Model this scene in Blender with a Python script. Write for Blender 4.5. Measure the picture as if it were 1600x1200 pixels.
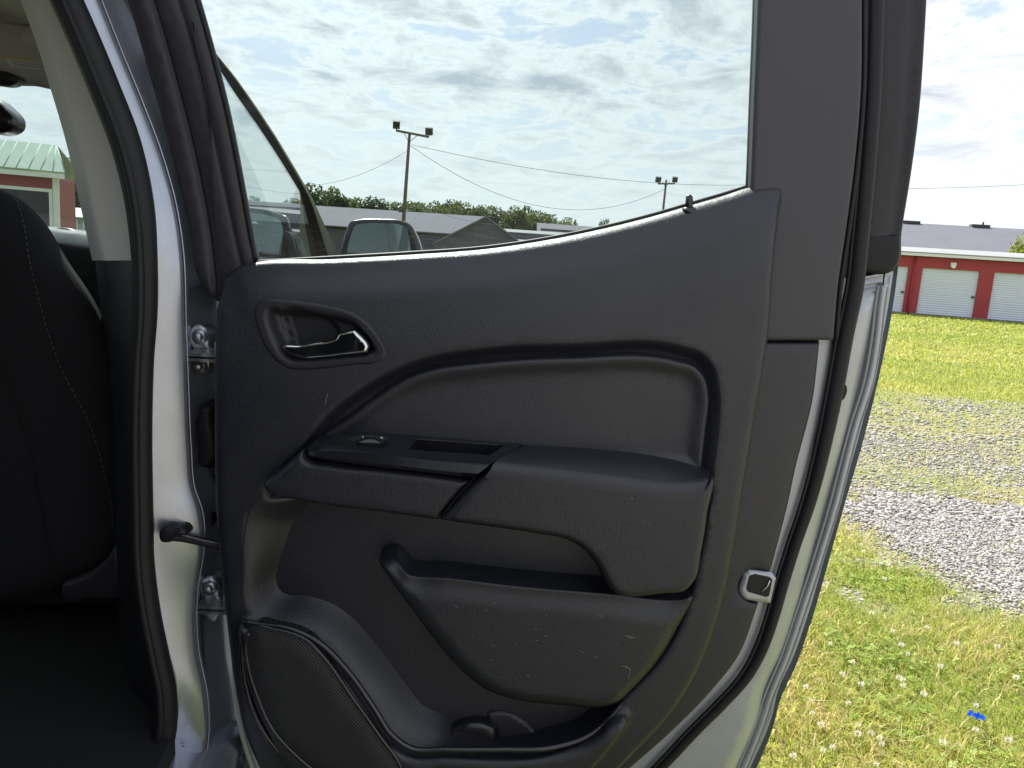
import bpy, bmesh, math, random
import numpy as np
from mathutils import Vector, Matrix, noise as mnoise
from mathutils.geometry import delaunay_2d_cdt
random.seed(7); RNG = np.random.default_rng(7)
for o in list(bpy.data.objects): bpy.data.objects.remove(o)
SC = bpy.context.scene
COL = SC.collection
R = math.radians

# ------------------------------------------------------------------ camera
F = 1208.0                       # focal length in pixels of the 1600 x 1200 photograph
PITCH, ROLL, EYE = R(9.3), R(4.0), 1.30
CAM = Vector((0, 0, EYE))
_fw = Vector((0, math.cos(PITCH), -math.sin(PITCH)))
_r0 = Vector((1, 0, 0)); _u0 = Vector((0, math.sin(PITCH), math.cos(PITCH)))
_rt = math.cos(ROLL)*_r0 + math.sin(ROLL)*_u0
_up = -math.sin(ROLL)*_r0 + math.cos(ROLL)*_u0
cd = bpy.data.cameras.new('camera'); cam = bpy.data.objects.new('camera', cd); COL.objects.link(cam)
cam.matrix_world = Matrix(((_rt.x, _up.x, -_fw.x, 0), (_rt.y, _up.y, -_fw.y, 0), (_rt.z, _up.z, -_fw.z, EYE), (0, 0, 0, 1)))
cd.sensor_width = 36.0; cd.lens = 36.0*F/1600.0; cd.clip_start = 0.02; cd.clip_end = 3000
SC.camera = cam

# ------------------------------------------------------------------ sky, sun, exposure
SUN_AZ, SUN_EL = R(-22), R(46)    # azimuth measured clockwise from +Y
SC.view_settings.view_transform = 'Standard'
SC.view_settings.look = 'None'
SC.view_settings.exposure = 1.4
SC.view_settings.gamma = 1.0
W = bpy.data.worlds.new('World'); SC.world = W; W.use_nodes = True
def world_sky():
    nt = W.node_tree; N = nt.nodes; L = nt.links; N.clear()
    out = N.new('ShaderNodeOutputWorld'); bg = N.new('ShaderNodeBackground'); bg.inputs['Strength'].default_value = 0.098
    sky = N.new('ShaderNodeTexSky'); sky.sky_type = 'NISHITA'; sky.sun_disc = False
    sky.sun_elevation = SUN_EL; sky.sun_rotation = SUN_AZ; sky.air_density = 1.0; sky.dust_density = 1.2; sky.ozone_density = 1.2
    tc = N.new('ShaderNodeTexCoord'); sep = N.new('ShaderNodeSeparateXYZ'); L.new(tc.outputs['Generated'], sep.inputs[0])
    def m(op, a, b=None, c=None):
        n = N.new('ShaderNodeMath'); n.operation = op
        for i, v in enumerate((a, b, c)):
            if v is None: continue
            if isinstance(v, (int, float)): n.inputs[i].default_value = v
            else: L.new(v, n.inputs[i])
        return n.outputs[0]
    zz = m('ADD', m('MAXIMUM', sep.outputs[2], 0.0), 0.09)
    cmb = N.new('ShaderNodeCombineXYZ')
    L.new(m('DIVIDE', sep.outputs[0], zz), cmb.inputs[0]); L.new(m('DIVIDE', sep.outputs[1], zz), cmb.inputs[1])
    def fbm(scale, detail, rough, dist, off, stretch=(1, 1, 1)):
        mp = N.new('ShaderNodeMapping'); mp.inputs['Location'].default_value = off; mp.inputs['Scale'].default_value = stretch
        L.new(cmb.outputs[0], mp.inputs['Vector'])
        n = N.new('ShaderNodeTexNoise'); n.inputs['Scale'].default_value = scale; n.inputs['Detail'].default_value = detail
        n.inputs['Roughness'].default_value = rough; n.inputs['Distortion'].default_value = dist
        L.new(mp.outputs[0], n.inputs['Vector']); return n.outputs['Fac']
    def ramp(fac, stops):
        r = N.new('ShaderNodeValToRGB'); e = r.color_ramp.elements
        while len(e) < len(stops): e.new(0.5)
        for i, (p, c) in enumerate(stops): e[i].position = p; e[i].color = (c, c, c, 1) if isinstance(c, (int, float)) else (*c, 1)
        L.new(fac, r.inputs[0]); return r.outputs[0]
    puff = fbm(2.3, 11, 0.64, 0.4, (3.1, 1.7, 0), (1, 0.75, 1))
    veil = fbm(0.45, 6, 0.55, 0.9, (8.0, 2.2, 0), (1, 1.6, 1))
    fine = fbm(5.0, 5, 0.6, 0.3, (1.0, 5.0, 0), (0.6, 1, 1))
    mix1 = m('ADD', m('MULTIPLY', puff, 0.82), m('MULTIPLY', fine, 0.18))
    cover = ramp(mix1, [(0.41, 0.0), (0.475, 0.75), (0.54, 1.0)])
    thin = ramp(veil, [(0.30, 0.50), (0.62, 0.90)])
    light = ramp(mix1, [(0.42, (3.7, 4.05, 4.45)), (0.485, (5.5, 5.6, 5.65)), (0.54, (4.3, 4.5, 4.75)), (0.64, (2.6, 2.95, 3.4))])
    # brighter veil round the sun, as thin high cloud gives
    sd = (math.sin(SUN_AZ)*math.cos(SUN_EL), math.cos(SUN_AZ)*math.cos(SUN_EL), math.sin(SUN_EL))
    vm = N.new('ShaderNodeVectorMath'); vm.operation = 'DOT_PRODUCT'; L.new(tc.outputs['Generated'], vm.inputs[0]); vm.inputs[1].default_value = sd
    glow = m('ADD', m('MULTIPLY', m('POWER', m('MAXIMUM', vm.outputs['Value'], 0.0), 5.0), 0.45), 0.80)
    def mixc(f, a, b):
        n = N.new('ShaderNodeMix'); n.data_type = 'RGBA'; n.clamp_factor = True
        L.new(f, n.inputs['Factor']); 
        for i, v in ((6, a), (7, b)):
            if isinstance(v, tuple): n.inputs[i].default_value = (*v, 1)
            else: L.new(v, n.inputs[i])
        return n.outputs[2]
    def scale(c, f):
        n = N.new('ShaderNodeVectorMath'); n.operation = 'SCALE'; L.new(c, n.inputs[0])
        if isinstance(f, (int, float)): n.inputs['Scale'].default_value = f
        else: L.new(f, n.inputs['Scale'])
        return n.outputs[0]
    veilcol = N.new('ShaderNodeRGB'); veilcol.outputs[0].default_value = (3.4, 3.95, 4.75, 1)
    c1 = mixc(thin, scale(sky.outputs[0], 0.7), scale(veilcol.outputs[0], glow))
    c2 = mixc(cover, c1, scale(light, glow))
    # whiter towards the horizon
    hz = ramp(sep.outputs[2], [(0.0, 0.9), (0.12, 0.6), (0.21, 0.12), (0.30, 0.0)])
    hcol = N.new('ShaderNodeRGB'); hcol.outputs[0].default_value = (5.3, 5.6, 5.8, 1)
    c3 = mixc(hz, c2, scale(hcol.outputs[0], glow))
    L.new(c3, bg.inputs['Color']); L.new(bg.outputs[0], out.inputs['Surface'])
world_sky()
sl = bpy.data.lights.new('sun', 'SUN'); sun = bpy.data.objects.new('sun', sl); COL.objects.link(sun)
sl.energy = 3.9; sl.angle = R(0.7); sl.color = (1.0, 0.95, 0.86)
sdir = Vector((math.sin(SUN_AZ)*math.cos(SUN_EL), math.cos(SUN_AZ)*math.cos(SUN_EL), math.sin(SUN_EL)))
sun.rotation_euler = (-sdir).to_track_quat('-Z', 'Y').to_euler()
SC.render.engine = 'CYCLES'
SC.cycles.max_bounces = 10; SC.cycles.transparent_max_bounces = 16; SC.cycles.caustics_reflective = False; SC.cycles.caustics_refractive = False

# ------------------------------------------------------------------ pixel geometry
def ray(px, py): return _fw + _rt*((px-800)/F) + _up*((600-py)/F)
def at_y(px, py, y):
    d = ray(px, py); return CAM + d*(y/d.y)
def at_z(px, py, z=0.0):
    d = ray(px, py); return CAM + d*((z-EYE)/d.z)
PHI = R(9)                       # the truck points 9 degrees to the left of the view
CF = Vector((-math.sin(PHI), math.cos(PHI), 0)); CR = Vector((math.cos(PHI), math.sin(PHI), 0))
def C(x, y, z): return CR*x + CF*y + Vector((0, 0, z))       # truck coordinates: right of camera, ahead of camera, up
def at_f(px, py, fwd):
    d = ray(px, py); return CAM + d*(fwd/d.dot(CF))
D = 1.10                         # the inner sheet of the open door stands 1.1 m ahead

# ------------------------------------------------------------------ materials
def mat(name, col, rough=0.5, metal=0.0, spec=0.5, bump=None, var=None, coat=0.0, sheen=0.0, transl=None, rvar=None):
    m = bpy.data.materials.new(name); m.use_nodes = True
    nt = m.node_tree; N = nt.nodes; L = nt.links; p = N['Principled BSDF']
    p.inputs['Base Color'].default_value = (*col, 1); p.inputs['Roughness'].default_value = rough; p.inputs['Metallic'].default_value = metal
    p.inputs['Specular IOR Level'].default_value = spec
    if coat: p.inputs['Coat Weight'].default_value = coat; p.inputs['Coat Roughness'].default_value = 0.06
    if sheen: p.inputs['Sheen Weight'].default_value = sheen; p.inputs['Sheen Roughness'].default_value = 0.5
    tc = N.new('ShaderNodeTexCoord')
    if var:      # (scale, amount, second colour, stretch)
        sc, lo, hi, c2, st = var
        mp = N.new('ShaderNodeMapping'); mp.inputs['Scale'].default_value = st; L.new(tc.outputs['Object'], mp.inputs['Vector'])
        n = N.new('ShaderNodeTexNoise'); n.inputs['Scale'].default_value = sc; n.inputs['Detail'].default_value = 6; n.inputs['Roughness'].default_value = 0.6
        L.new(mp.outputs[0], n.inputs['Vector'])
        r = N.new('ShaderNodeMapRange'); r.inputs[1].default_value = lo; r.inputs[2].default_value = hi; L.new(n.outputs['Fac'], r.inputs[0])
        mx = N.new('ShaderNodeMix'); mx.data_type = 'RGBA'; L.new(r.outputs[0], mx.inputs['Factor'])
        mx.inputs[6].default_value = (*col, 1); mx.inputs[7].default_value = (*c2, 1); L.new(mx.outputs[2], p.inputs['Base Color'])
    if bump:     # list of (kind, scale, strength, distance)
        prev = None
        for kind, sc, st, dist in bump:
            if kind == 'cell':
                n = N.new('ShaderNodeTexVoronoi'); n.feature = 'SMOOTH_F1'; n.inputs['Scale'].default_value = sc; n.inputs['Smoothness'].default_value = 0.6; o = n.outputs['Distance']
            elif kind == 'wave':
                n = N.new('ShaderNodeTexWave'); n.inputs['Scale'].default_value = sc; o = n.outputs['Fac']
            else:
                n = N.new('ShaderNodeTexNoise'); n.inputs['Scale'].default_value = sc; n.inputs['Detail'].default_value = 4; o = n.outputs['Fac']
            L.new(tc.outputs['Object'], n.inputs['Vector'])
            b = N.new('ShaderNodeBump'); b.inputs['Strength'].default_value = st; b.inputs['Distance'].default_value = dist
            L.new(o, b.inputs['Height'])
            if prev: L.new(prev, b.inputs['Normal'])
            prev = b.outputs['Normal']
        L.new(prev, p.inputs['Normal'])
    if rvar:
        n = N.new('ShaderNodeTexNoise'); n.inputs['Scale'].default_value = 11; n.inputs['Detail'].default_value = 5; n.inputs['Distortion'].default_value = 0.8; L.new(tc.outputs['Object'], n.inputs['Vector'])
        r = N.new('ShaderNodeMapRange'); r.inputs[1].default_value = 0.3; r.inputs[2].default_value = 0.7; r.inputs[3].default_value = rvar[0]; r.inputs[4].default_value = rvar[1]; L.new(n.outputs['Fac'], r.inputs[0]); L.new(r.outputs[0], p.inputs['Roughness'])
    if transl:
        t = N.new('ShaderNodeBsdfTranslucent'); t.inputs['Color'].default_value = (*transl[1], 1)
        mx = N.new('ShaderNodeMixShader'); mx.inputs[0].default_value = transl[0]
        L.new(p.outputs[0], mx.inputs[1]); L.new(t.outputs[0], mx.inputs[2]); L.new(mx.outputs[0], N['Material Output'].inputs['Surface'])
    return m
GRAIN = [('cell', 820, 0.42, 0.0010), ('noise', 60, 0.08, 0.003)]
M = {}
M['grain'] = mat('grained_black_plastic', (0.0140, 0.0148, 0.0245), 0.38, spec=0.68, rvar=(0.30, 0.43), bump=GRAIN, var=(9, 0.35, 0.75, (0.0175, 0.0182, 0.0280), (1, 1, 1)))
M['smooth'] = mat('satin_black_plastic', (0.013, 0.0132, 0.019), 0.27, spec=0.7, rvar=(0.18, 0.32), bump=[('noise', 900, 0.06, 0.0004)])
M['satin'] = mat('soft_black_plastic', (0.024, 0.024, 0.031), 0.48, spec=0.5, bump=[('noise', 900, 0.08, 0.0005)])
M['cover'] = mat('charcoal_pillar_plastic', (0.055, 0.053, 0.064), 0.5, bump=[('noise', 500, 0.1, 0.0006)], var=(14, 0.3, 0.8, (0.054, 0.051, 0.061), (1, 1, 0.12)))
M['rubber'] = mat('black_rubber', (0.013, 0.0128, 0.016), 0.5, spec=0.32, bump=[('noise', 300, 0.1, 0.0006)])
M['framepl'] = mat('weathered_black_frame', (0.022, 0.0205, 0.027), 0.48, spec=0.4, bump=[('noise', 240, 0.15, 0.0008)], var=(6, 0.35, 0.75, (0.036, 0.034, 0.040), (1, 1, 0.2)))
M['silver'] = mat('silver_paint', (0.45, 0.48, 0.56), 0.30, metal=0.75, coat=0.5, bump=[('noise', 1400, 0.05, 0.0004)], var=(30, 0.35, 0.7, (0.41, 0.44, 0.51), (1, 1, 1)))
M['silver_in'] = mat('silver_jamb_paint', (0.47, 0.49, 0.53), 0.40, metal=0.45, coat=0.25, bump=[('noise', 700, 0.05, 0.0005)], var=(18, 0.35, 0.75, (0.41, 0.43, 0.46), (1, 1, 1)))
M['sealant'] = mat('seam_sealer', (0.30, 0.31, 0.32), 0.6, bump=[('noise', 90, 0.3, 0.001)])
M['zinc'] = mat('zinc_steel', (0.50, 0.51, 0.54), 0.32, metal=0.9)
M['chrome'] = mat('chrome', (0.80, 0.80, 0.82), 0.05, metal=1.0)
M['fabric'] = mat('black_seat_fabric', (0.022, 0.022, 0.026), 0.95, spec=0.2, bump=[('noise', 900, 0.25, 0.0006)])
M['thread'] = mat('grey_thread', (0.10, 0.10, 0.10), 0.7)
M['carpet'] = mat('black_carpet', (0.010, 0.010, 0.011), 0.95, bump=[('noise', 700, 0.4, 0.001)])
M['greytrim'] = mat('light_grey_trim', (0.76, 0.73, 0.74), 0.6, bump=[('noise', 900, 0.12, 0.0005)])
M['liner'] = mat('headliner_cloth', (0.58, 0.56, 0.53), 0.9, bump=[('noise', 800, 0.2, 0.0006)])
M['paper'] = mat('white_label', (0.75, 0.75, 0.72), 0.6)
M['yellow'] = mat('yellow_label', (0.70, 0.52, 0.08), 0.6)
M['ink'] = mat('label_ink', (0.12, 0.12, 0.12), 0.7)
M['icon'] = mat('white_print', (0.62, 0.62, 0.62), 0.6)
M['scuff'] = mat('pale_scuff', (0.20, 0.195, 0.19), 0.8)
M['tyre'] = mat('tyre_rubber', (0.03, 0.03, 0.03), 0.8)
M['mirror'] = mat('mirror_glass', (0.30, 0.35, 0.37), 0.02, metal=1.0)
M['red'] = mat('red_metal_siding', (0.36, 0.030, 0.045), 0.5, var=(0.8, 0.3, 0.7, (0.30, 0.028, 0.042), (1, 1, 1)))
M['redshed'] = mat('faded_red_siding', (0.30, 0.055, 0.075), 0.6, var=(1.5, 0.3, 0.7, (0.24, 0.05, 0.065), (1, 1, 1)))
M['white'] = mat('white_metal', (0.72, 0.74, 0.77), 0.5, var=(1.2, 0.3, 0.7, (0.66, 0.68, 0.72), (1, 1, 1)))
M['rolldoor'] = mat('white_rolling_door', (0.66, 0.71, 0.84), 0.6, var=(0.6, 0.3, 0.7, (0.60, 0.65, 0.78), (1, 1, 1)))
M['roofgrey'] = mat('grey_metal_roof', (0.16, 0.165, 0.20), 0.95, spec=0.08, var=(0.3, 0.3, 0.7, (0.145, 0.15, 0.17), (1, 1, 1)))
M['rooflt'] = mat('pale_metal_roof', (0.25, 0.255, 0.27), 0.95, spec=0.08, var=(0.2, 0.3, 0.7, (0.31, 0.32, 0.34), (1, 1, 1)))
M['gable'] = mat('grey_gable_shingles', (0.095, 0.096, 0.125), 0.95, spec=0.08, var=(0.6, 0.3, 0.7, (0.08, 0.081, 0.105), (1, 1, 1)))
M['greenroof'] = mat('pale_green_metal_roof', (0.36, 0.45, 0.39), 0.9, spec=0.1, var=(0.7, 0.3, 0.7, (0.30, 0.38, 0.33), (1, 1, 1)))
M['bluewall'] = mat('pale_blue_siding', (0.36, 0.44, 0.52), 0.6, var=(0.8, 0.3, 0.7, (0.30, 0.38, 0.46), (1, 1, 1)))
M['wood'] = mat('weathered_pole_wood', (0.115, 0.095, 0.080), 0.85, bump=[('noise', 20, 0.4, 0.01)], var=(6, 0.3, 0.7, (0.075, 0.065, 0.055), (1, 1, 0.1)))
M['galv'] = mat('galvanised_metal', (0.07, 0.073, 0.078), 0.8, spec=0.2)
M['wire'] = mat('wire', (0.10, 0.11, 0.12), 0.6)
M['dark'] = mat('dark_opening', (0.012, 0.012, 0.013), 0.7)
M['bark'] = mat('bark', (0.09, 0.07, 0.05), 0.9, bump=[('noise', 8, 0.6, 0.03)])
M['leaf'] = mat('leaves', (0.045, 0.068, 0.026), 0.6, transl=(0.35, (0.12, 0.17, 0.03)), var=(0.35, 0.3, 0.7, (0.085, 0.105, 0.030), (1, 1, 1)))
M['leafd'] = mat('dark_leaves', (0.032, 0.055, 0.024), 0.6, transl=(0.3, (0.06, 0.10, 0.02)), var=(0.35, 0.3, 0.7, (0.05, 0.075, 0.028), (1, 1, 1)))
M['leafb'] = mat('bright_leaves', (0.13, 0.17, 0.04), 0.6, transl=(0.45, (0.30, 0.36, 0.05)), var=(0.8, 0.3, 0.7, (0.17, 0.20, 0.05), (1, 1, 1)))
M['blackout'] = mat('flat_black_frame', (0.006, 0.006, 0.007), 0.75, spec=0.08)
M['silver_offset'] = mat('silver_lawn_bounce_offset', (0.46, 0.47, 0.58), 0.35, metal=0.1, coat=0.3)  # body silver with a bluish tint put in against green lawn bounce
M['concrete'] = mat('concrete_footing', (0.20, 0.19, 0.18), 0.9, var=(3, 0.3, 0.7, (0.15, 0.145, 0.14), (1, 1, 1)))
M['clover'] = mat('clover_white', (0.88, 0.84, 0.80), 0.8, transl=(0.4, (0.85, 0.8, 0.75)))
M['cloverstem'] = mat('clover_stem', (0.12, 0.20, 0.05), 0.7)
M['bluefoil'] = mat('blue_wrapper', (0.03, 0.20, 0.75), 0.3, transl=(0.5, (0.05, 0.32, 0.95)), var=(60, 0.45, 0.55, (0.03, 0.22, 0.75), (1, 1, 1)))
M['foilwhite'] = mat('white_wrapper', (0.6, 0.62, 0.68), 0.35)

def glass_mat(name, tint, refl=1.0, dust=0.03, streak=(1, 1, 1), dustcol=(0.6, 0.6, 0.58)):
    m = bpy.data.materials.new(name); m.use_nodes = True; nt = m.node_tree; N = nt.nodes; L = nt.links; N.clear()
    out = N.new('ShaderNodeOutputMaterial'); tr = N.new('ShaderNodeBsdfTransparent'); tr.inputs[0].default_value = (*tint, 1)
    gl = N.new('ShaderNodeBsdfGlossy'); gl.inputs['Roughness'].default_value = 0.01
    fr = N.new('ShaderNodeFresnel'); fr.inputs['IOR'].default_value = 1.45
    mm = N.new('ShaderNodeMath'); mm.operation = 'MULTIPLY'; mm.inputs[1].default_value = refl; L.new(fr.outputs[0], mm.inputs[0])
    mx = N.new('ShaderNodeMixShader'); L.new(mm.outputs[0], mx.inputs[0]); L.new(tr.outputs[0], mx.inputs[1]); L.new(gl.outputs[0], mx.inputs[2])
    df = N.new('ShaderNodeBsdfDiffuse'); df.inputs[0].default_value = (*dustcol, 1)
    tl = N.new('ShaderNodeBsdfTranslucent'); tl.inputs[0].default_value = (*dustcol, 1)
    dm = N.new('ShaderNodeMixShader'); dm.inputs[0].default_value = 0.35; L.new(df.outputs[0], dm.inputs[1]); L.new(tl.outputs[0], dm.inputs[2])
    tc = N.new('ShaderNodeTexCoord'); mp = N.new('ShaderNodeMapping'); mp.inputs['Scale'].default_value = streak; L.new(tc.outputs['Object'], mp.inputs['Vector'])
    n = N.new('ShaderNodeTexNoise'); n.inputs['Scale'].default_value = 160; n.inputs['Detail'].default_value = 3; L.new(mp.outputs[0], n.inputs['Vector'])
    n2 = N.new('ShaderNodeTexNoise'); n2.inputs['Scale'].default_value = 7; n2.inputs['Detail'].default_value = 4; L.new(tc.outputs['Object'], n2.inputs['Vector'])
    a = N.new('ShaderNodeMapRange'); a.inputs[1].default_value = 0.5; a.inputs[2].default_value = 0.8; a.inputs[3].default_value = 0.25; L.new(n.outputs['Fac'], a.inputs[0])
    b = N.new('ShaderNodeMath'); b.operation = 'MULTIPLY'; L.new(a.outputs[0], b.inputs[0]); L.new(n2.outputs['Fac'], b.inputs[1])
    c = N.new('ShaderNodeMath'); c.operation = 'MULTIPLY'; c.inputs[1].default_value = dust*2; L.new(b.outputs[0], c.inputs[0])
    last = c.outputs[0]
    at = N.new('ShaderNodeAttribute'); at.attribute_name = 'dust'
    e = N.new('ShaderNodeMath'); e.operation = 'MULTIPLY_ADD'; L.new(at.outputs['Fac'], e.inputs[0]); L.new(a.outputs[0], e.inputs[1]); L.new(last, e.inputs[2])
    m2 = N.new('ShaderNodeMixShader'); L.new(e.outputs[0], m2.inputs[0]); L.new(mx.outputs[0], m2.inputs[1]); L.new(dm.outputs[0], m2.inputs[2])
    L.new(m2.outputs[0], out.inputs['Surface']); return m
M['glass'] = glass_mat('green_tinted_window_glass', (0.66, 0.735, 0.72), 0.35, 0.014, (0.25, 1, 3.0))
M['glass_f'] = glass_mat('front_window_glass', (0.70, 0.84, 0.80), 1.9, 0.02)
M['glass_w'] = glass_mat('windscreen_glass', (0.78, 0.90, 0.88), 0.3, 0.05)
M['glass_h'] = glass_mat('house_glass', (0.35, 0.4, 0.4), 1.0, 0.05)

def grille_mat():
    m = mat('speaker_mesh', (0.030, 0.030, 0.034), 0.5); nt = m.node_tree; N = nt.nodes; L = nt.links; p = N['Principled BSDF']
    tc = N.new('ShaderNodeTexCoord'); sp = N.new('ShaderNodeSeparateXYZ'); L.new(tc.outputs['Object'], sp.inputs[0])
    def mt(op, a, b):
        n = N.new('ShaderNodeMath'); n.operation = op
        for i, v in enumerate((a, b)):
            if isinstance(v, (int, float)): n.inputs[i].default_value = v
            else: L.new(v, n.inputs[i])
        return n.outputs[0]
    k = 2*math.pi/0.0050
    a = mt('SINE', mt('MULTIPLY', sp.outputs[0], k), 0); b = mt('SINE', mt('MULTIPLY', sp.outputs[2], k), 0)
    d = mt('ADD', mt('MULTIPLY', mt('MULTIPLY', a, b), 0.5), 0.5)
    r = N.new('ShaderNodeMapRange'); r.inputs[1].default_value = 0.45; r.inputs[2].default_value = 0.75; L.new(d, r.inputs[0])
    mx = N.new('ShaderNodeMix'); mx.data_type = 'RGBA'; L.new(r.outputs[0], mx.inputs['Factor']); mx.inputs[6].default_value = (0.030, 0.030, 0.035, 1); mx.inputs[7].default_value = (0.002, 0.002, 0.002, 1)
    L.new(mx.outputs[2], p.inputs['Base Color'])
    bp = N.new('ShaderNodeBump'); bp.inputs['Strength'].default_value = 0.5; bp.inputs['Distance'].default_value = 0.001; bp.invert = True; L.new(d, bp.inputs['Height']); L.new(bp.outputs[0], p.inputs['Normal'])
    return m
M['grille'] = grille_mat()

# ------------------------------------------------------------------ object helpers
def tag(o, label=None, cat=None, group=None, kind=None):
    if label: o['label'] = label
    if cat: o['category'] = cat
    if group: o['group'] = group
    if kind: o['kind'] = kind
    return o
def empty(name, loc):
    o = bpy.data.objects.new(name, None); o.location = loc; o.empty_display_size = 0.1; COL.objects.link(o); return o
def root_of(o):
    while o.parent: o = o.parent
    return o
def mk(name, verts, faces, material, parent=None, smooth=True, origin=None):
    """one mesh object from world-space vertices; children of a thing keep world coordinates"""
    me = bpy.data.meshes.new(name)
    off = Vector(origin) if origin is not None else Vector((0, 0, 0))
    if parent is not None: off = Vector(root_of(parent).location)
    v = [(p[0]-off.x, p[1]-off.y, p[2]-off.z) for p in verts]
    me.from_pydata(v, [], faces); me.update()
    o = bpy.data.objects.new(name, me); COL.objects.link(o)
    if parent is not None:
        o.parent = parent
        if parent.type == 'MESH' or True: pass
    else: o.location = off
    for mm in (material if isinstance(material, (list, tuple)) else [material]):
        me.materials.append(M[mm] if isinstance(mm, str) else mm)
    if smooth: me.shade_smooth(); 
    return o
def sharp(o, ang=40):
    me = o.data; bm = bmesh.new(); bm.from_mesh(me)
    for e in bm.edges:
        if len(e.link_faces) == 2 and e.calc_face_angle(0) > R(ang): e.smooth = False
        elif len(e.link_faces) != 2: e.smooth = False
    bm.to_mesh(me); bm.free(); return o
def fixn(o):
    bm = bmesh.new(); bm.from_mesh(o.data); bmesh.ops.recalc_face_normals(bm, faces=bm.faces); bm.to_mesh(o.data); bm.free(); return o

def curve(pts, closed=True, step=6.0):
    """smooth curve through points; a third item 'c' marks a corner"""
    P = [np.array(p[:2], float) for p in pts]; cor = [len(p) > 2 for p in pts]; n = len(P); out = []
    def tang(i, side):
        if cor[i] or (not closed and i in (0, n-1)):
            j = (i+1) % n if side > 0 else (i-1) % n
            if not closed: j = min(max(i+side, 0), n-1)
            v = (P[j]-P[i])*side
        else:
            a, b, c = P[(i-1) % n], P[i], P[(i+1) % n]
            la, lc = np.linalg.norm(b-a)+1e-9, np.linalg.norm(c-b)+1e-9
            v = (b-a)/la*lc + (c-b)/lc*la
        return v/(np.linalg.norm(v)+1e-9)
    for i in range(n if closed else n-1):
        j = (i+1) % n; ln = np.linalg.norm(P[j]-P[i]); k = max(1, int(round(ln/step)))
        t0, t1 = tang(i, 1)*ln, tang(j, -1)*ln
        for q in range(k):
            t = q/k; h = (2*t**3-3*t*t+1, t**3-2*t*t+t, -2*t**3+3*t*t, t**3-t*t)
            out.append(h[0]*P[i]+h[1]*t0+h[2]*P[j]+h[3]*t1)
    if not closed: out.append(P[-1])
    return np.array(out)
def to_xz(pts, w):
    """pixel curve -> (x, z) on the plane w metres in front of the door's inner sheet"""
    return np.array([(lambda v: (v.x, v.z))(at_y(p[0], p[1], D-w)) for p in pts])
def seg_dist(P, poly, closed=True):
    A = poly; B = np.roll(poly, -1, 0) if closed else None
    if not closed: A = poly[:-1]; B = poly[1:]
    best = np.full(len(P), 1e9)
    for c in range(0, len(P), 4000):
        p = P[c:c+4000, None, :]; ab = (B-A)[None]; ap = p-A[None]
        t = np.clip((ap*ab).sum(2)/((ab*ab).sum(2)+1e-12), 0, 1)
        best[c:c+4000] = np.sqrt((((ap-ab*t[..., None]))**2).sum(2)).min(1)
    return best
def inside(P, poly):
    x, y = P[:, 0], P[:, 1]; res = np.zeros(len(P), bool)
    for (x1, y1), (x2, y2) in zip(poly, np.roll(poly, -1, 0)):
        c = ((y1 > y) != (y2 > y)) & (x < (x2-x1)*(y-y1)/(y2-y1+1e-15)+x1); res ^= c
    return res
def area(poly):
    x, y = poly[:, 0], poly[:, 1]; return 0.5*np.sum(x*np.roll(y, -1)-np.roll(x, -1)*y)
def offset(poly, d):
    n = np.roll(poly, -1, 0)-np.roll(poly, 1, 0); n /= np.linalg.norm(n, axis=1)[:, None]+1e-9
    nr = np.stack([-n[:, 1], n[:, 0]], 1)*(1 if area(poly) > 0 else -1)
    q = poly+nr*d; k = inside(q, poly) & (seg_dist(q, poly) > 0.85*d); return q[k]
def smooth01(t): t = np.clip(t, 0, 1); return t*t*(3-2*t)
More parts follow.
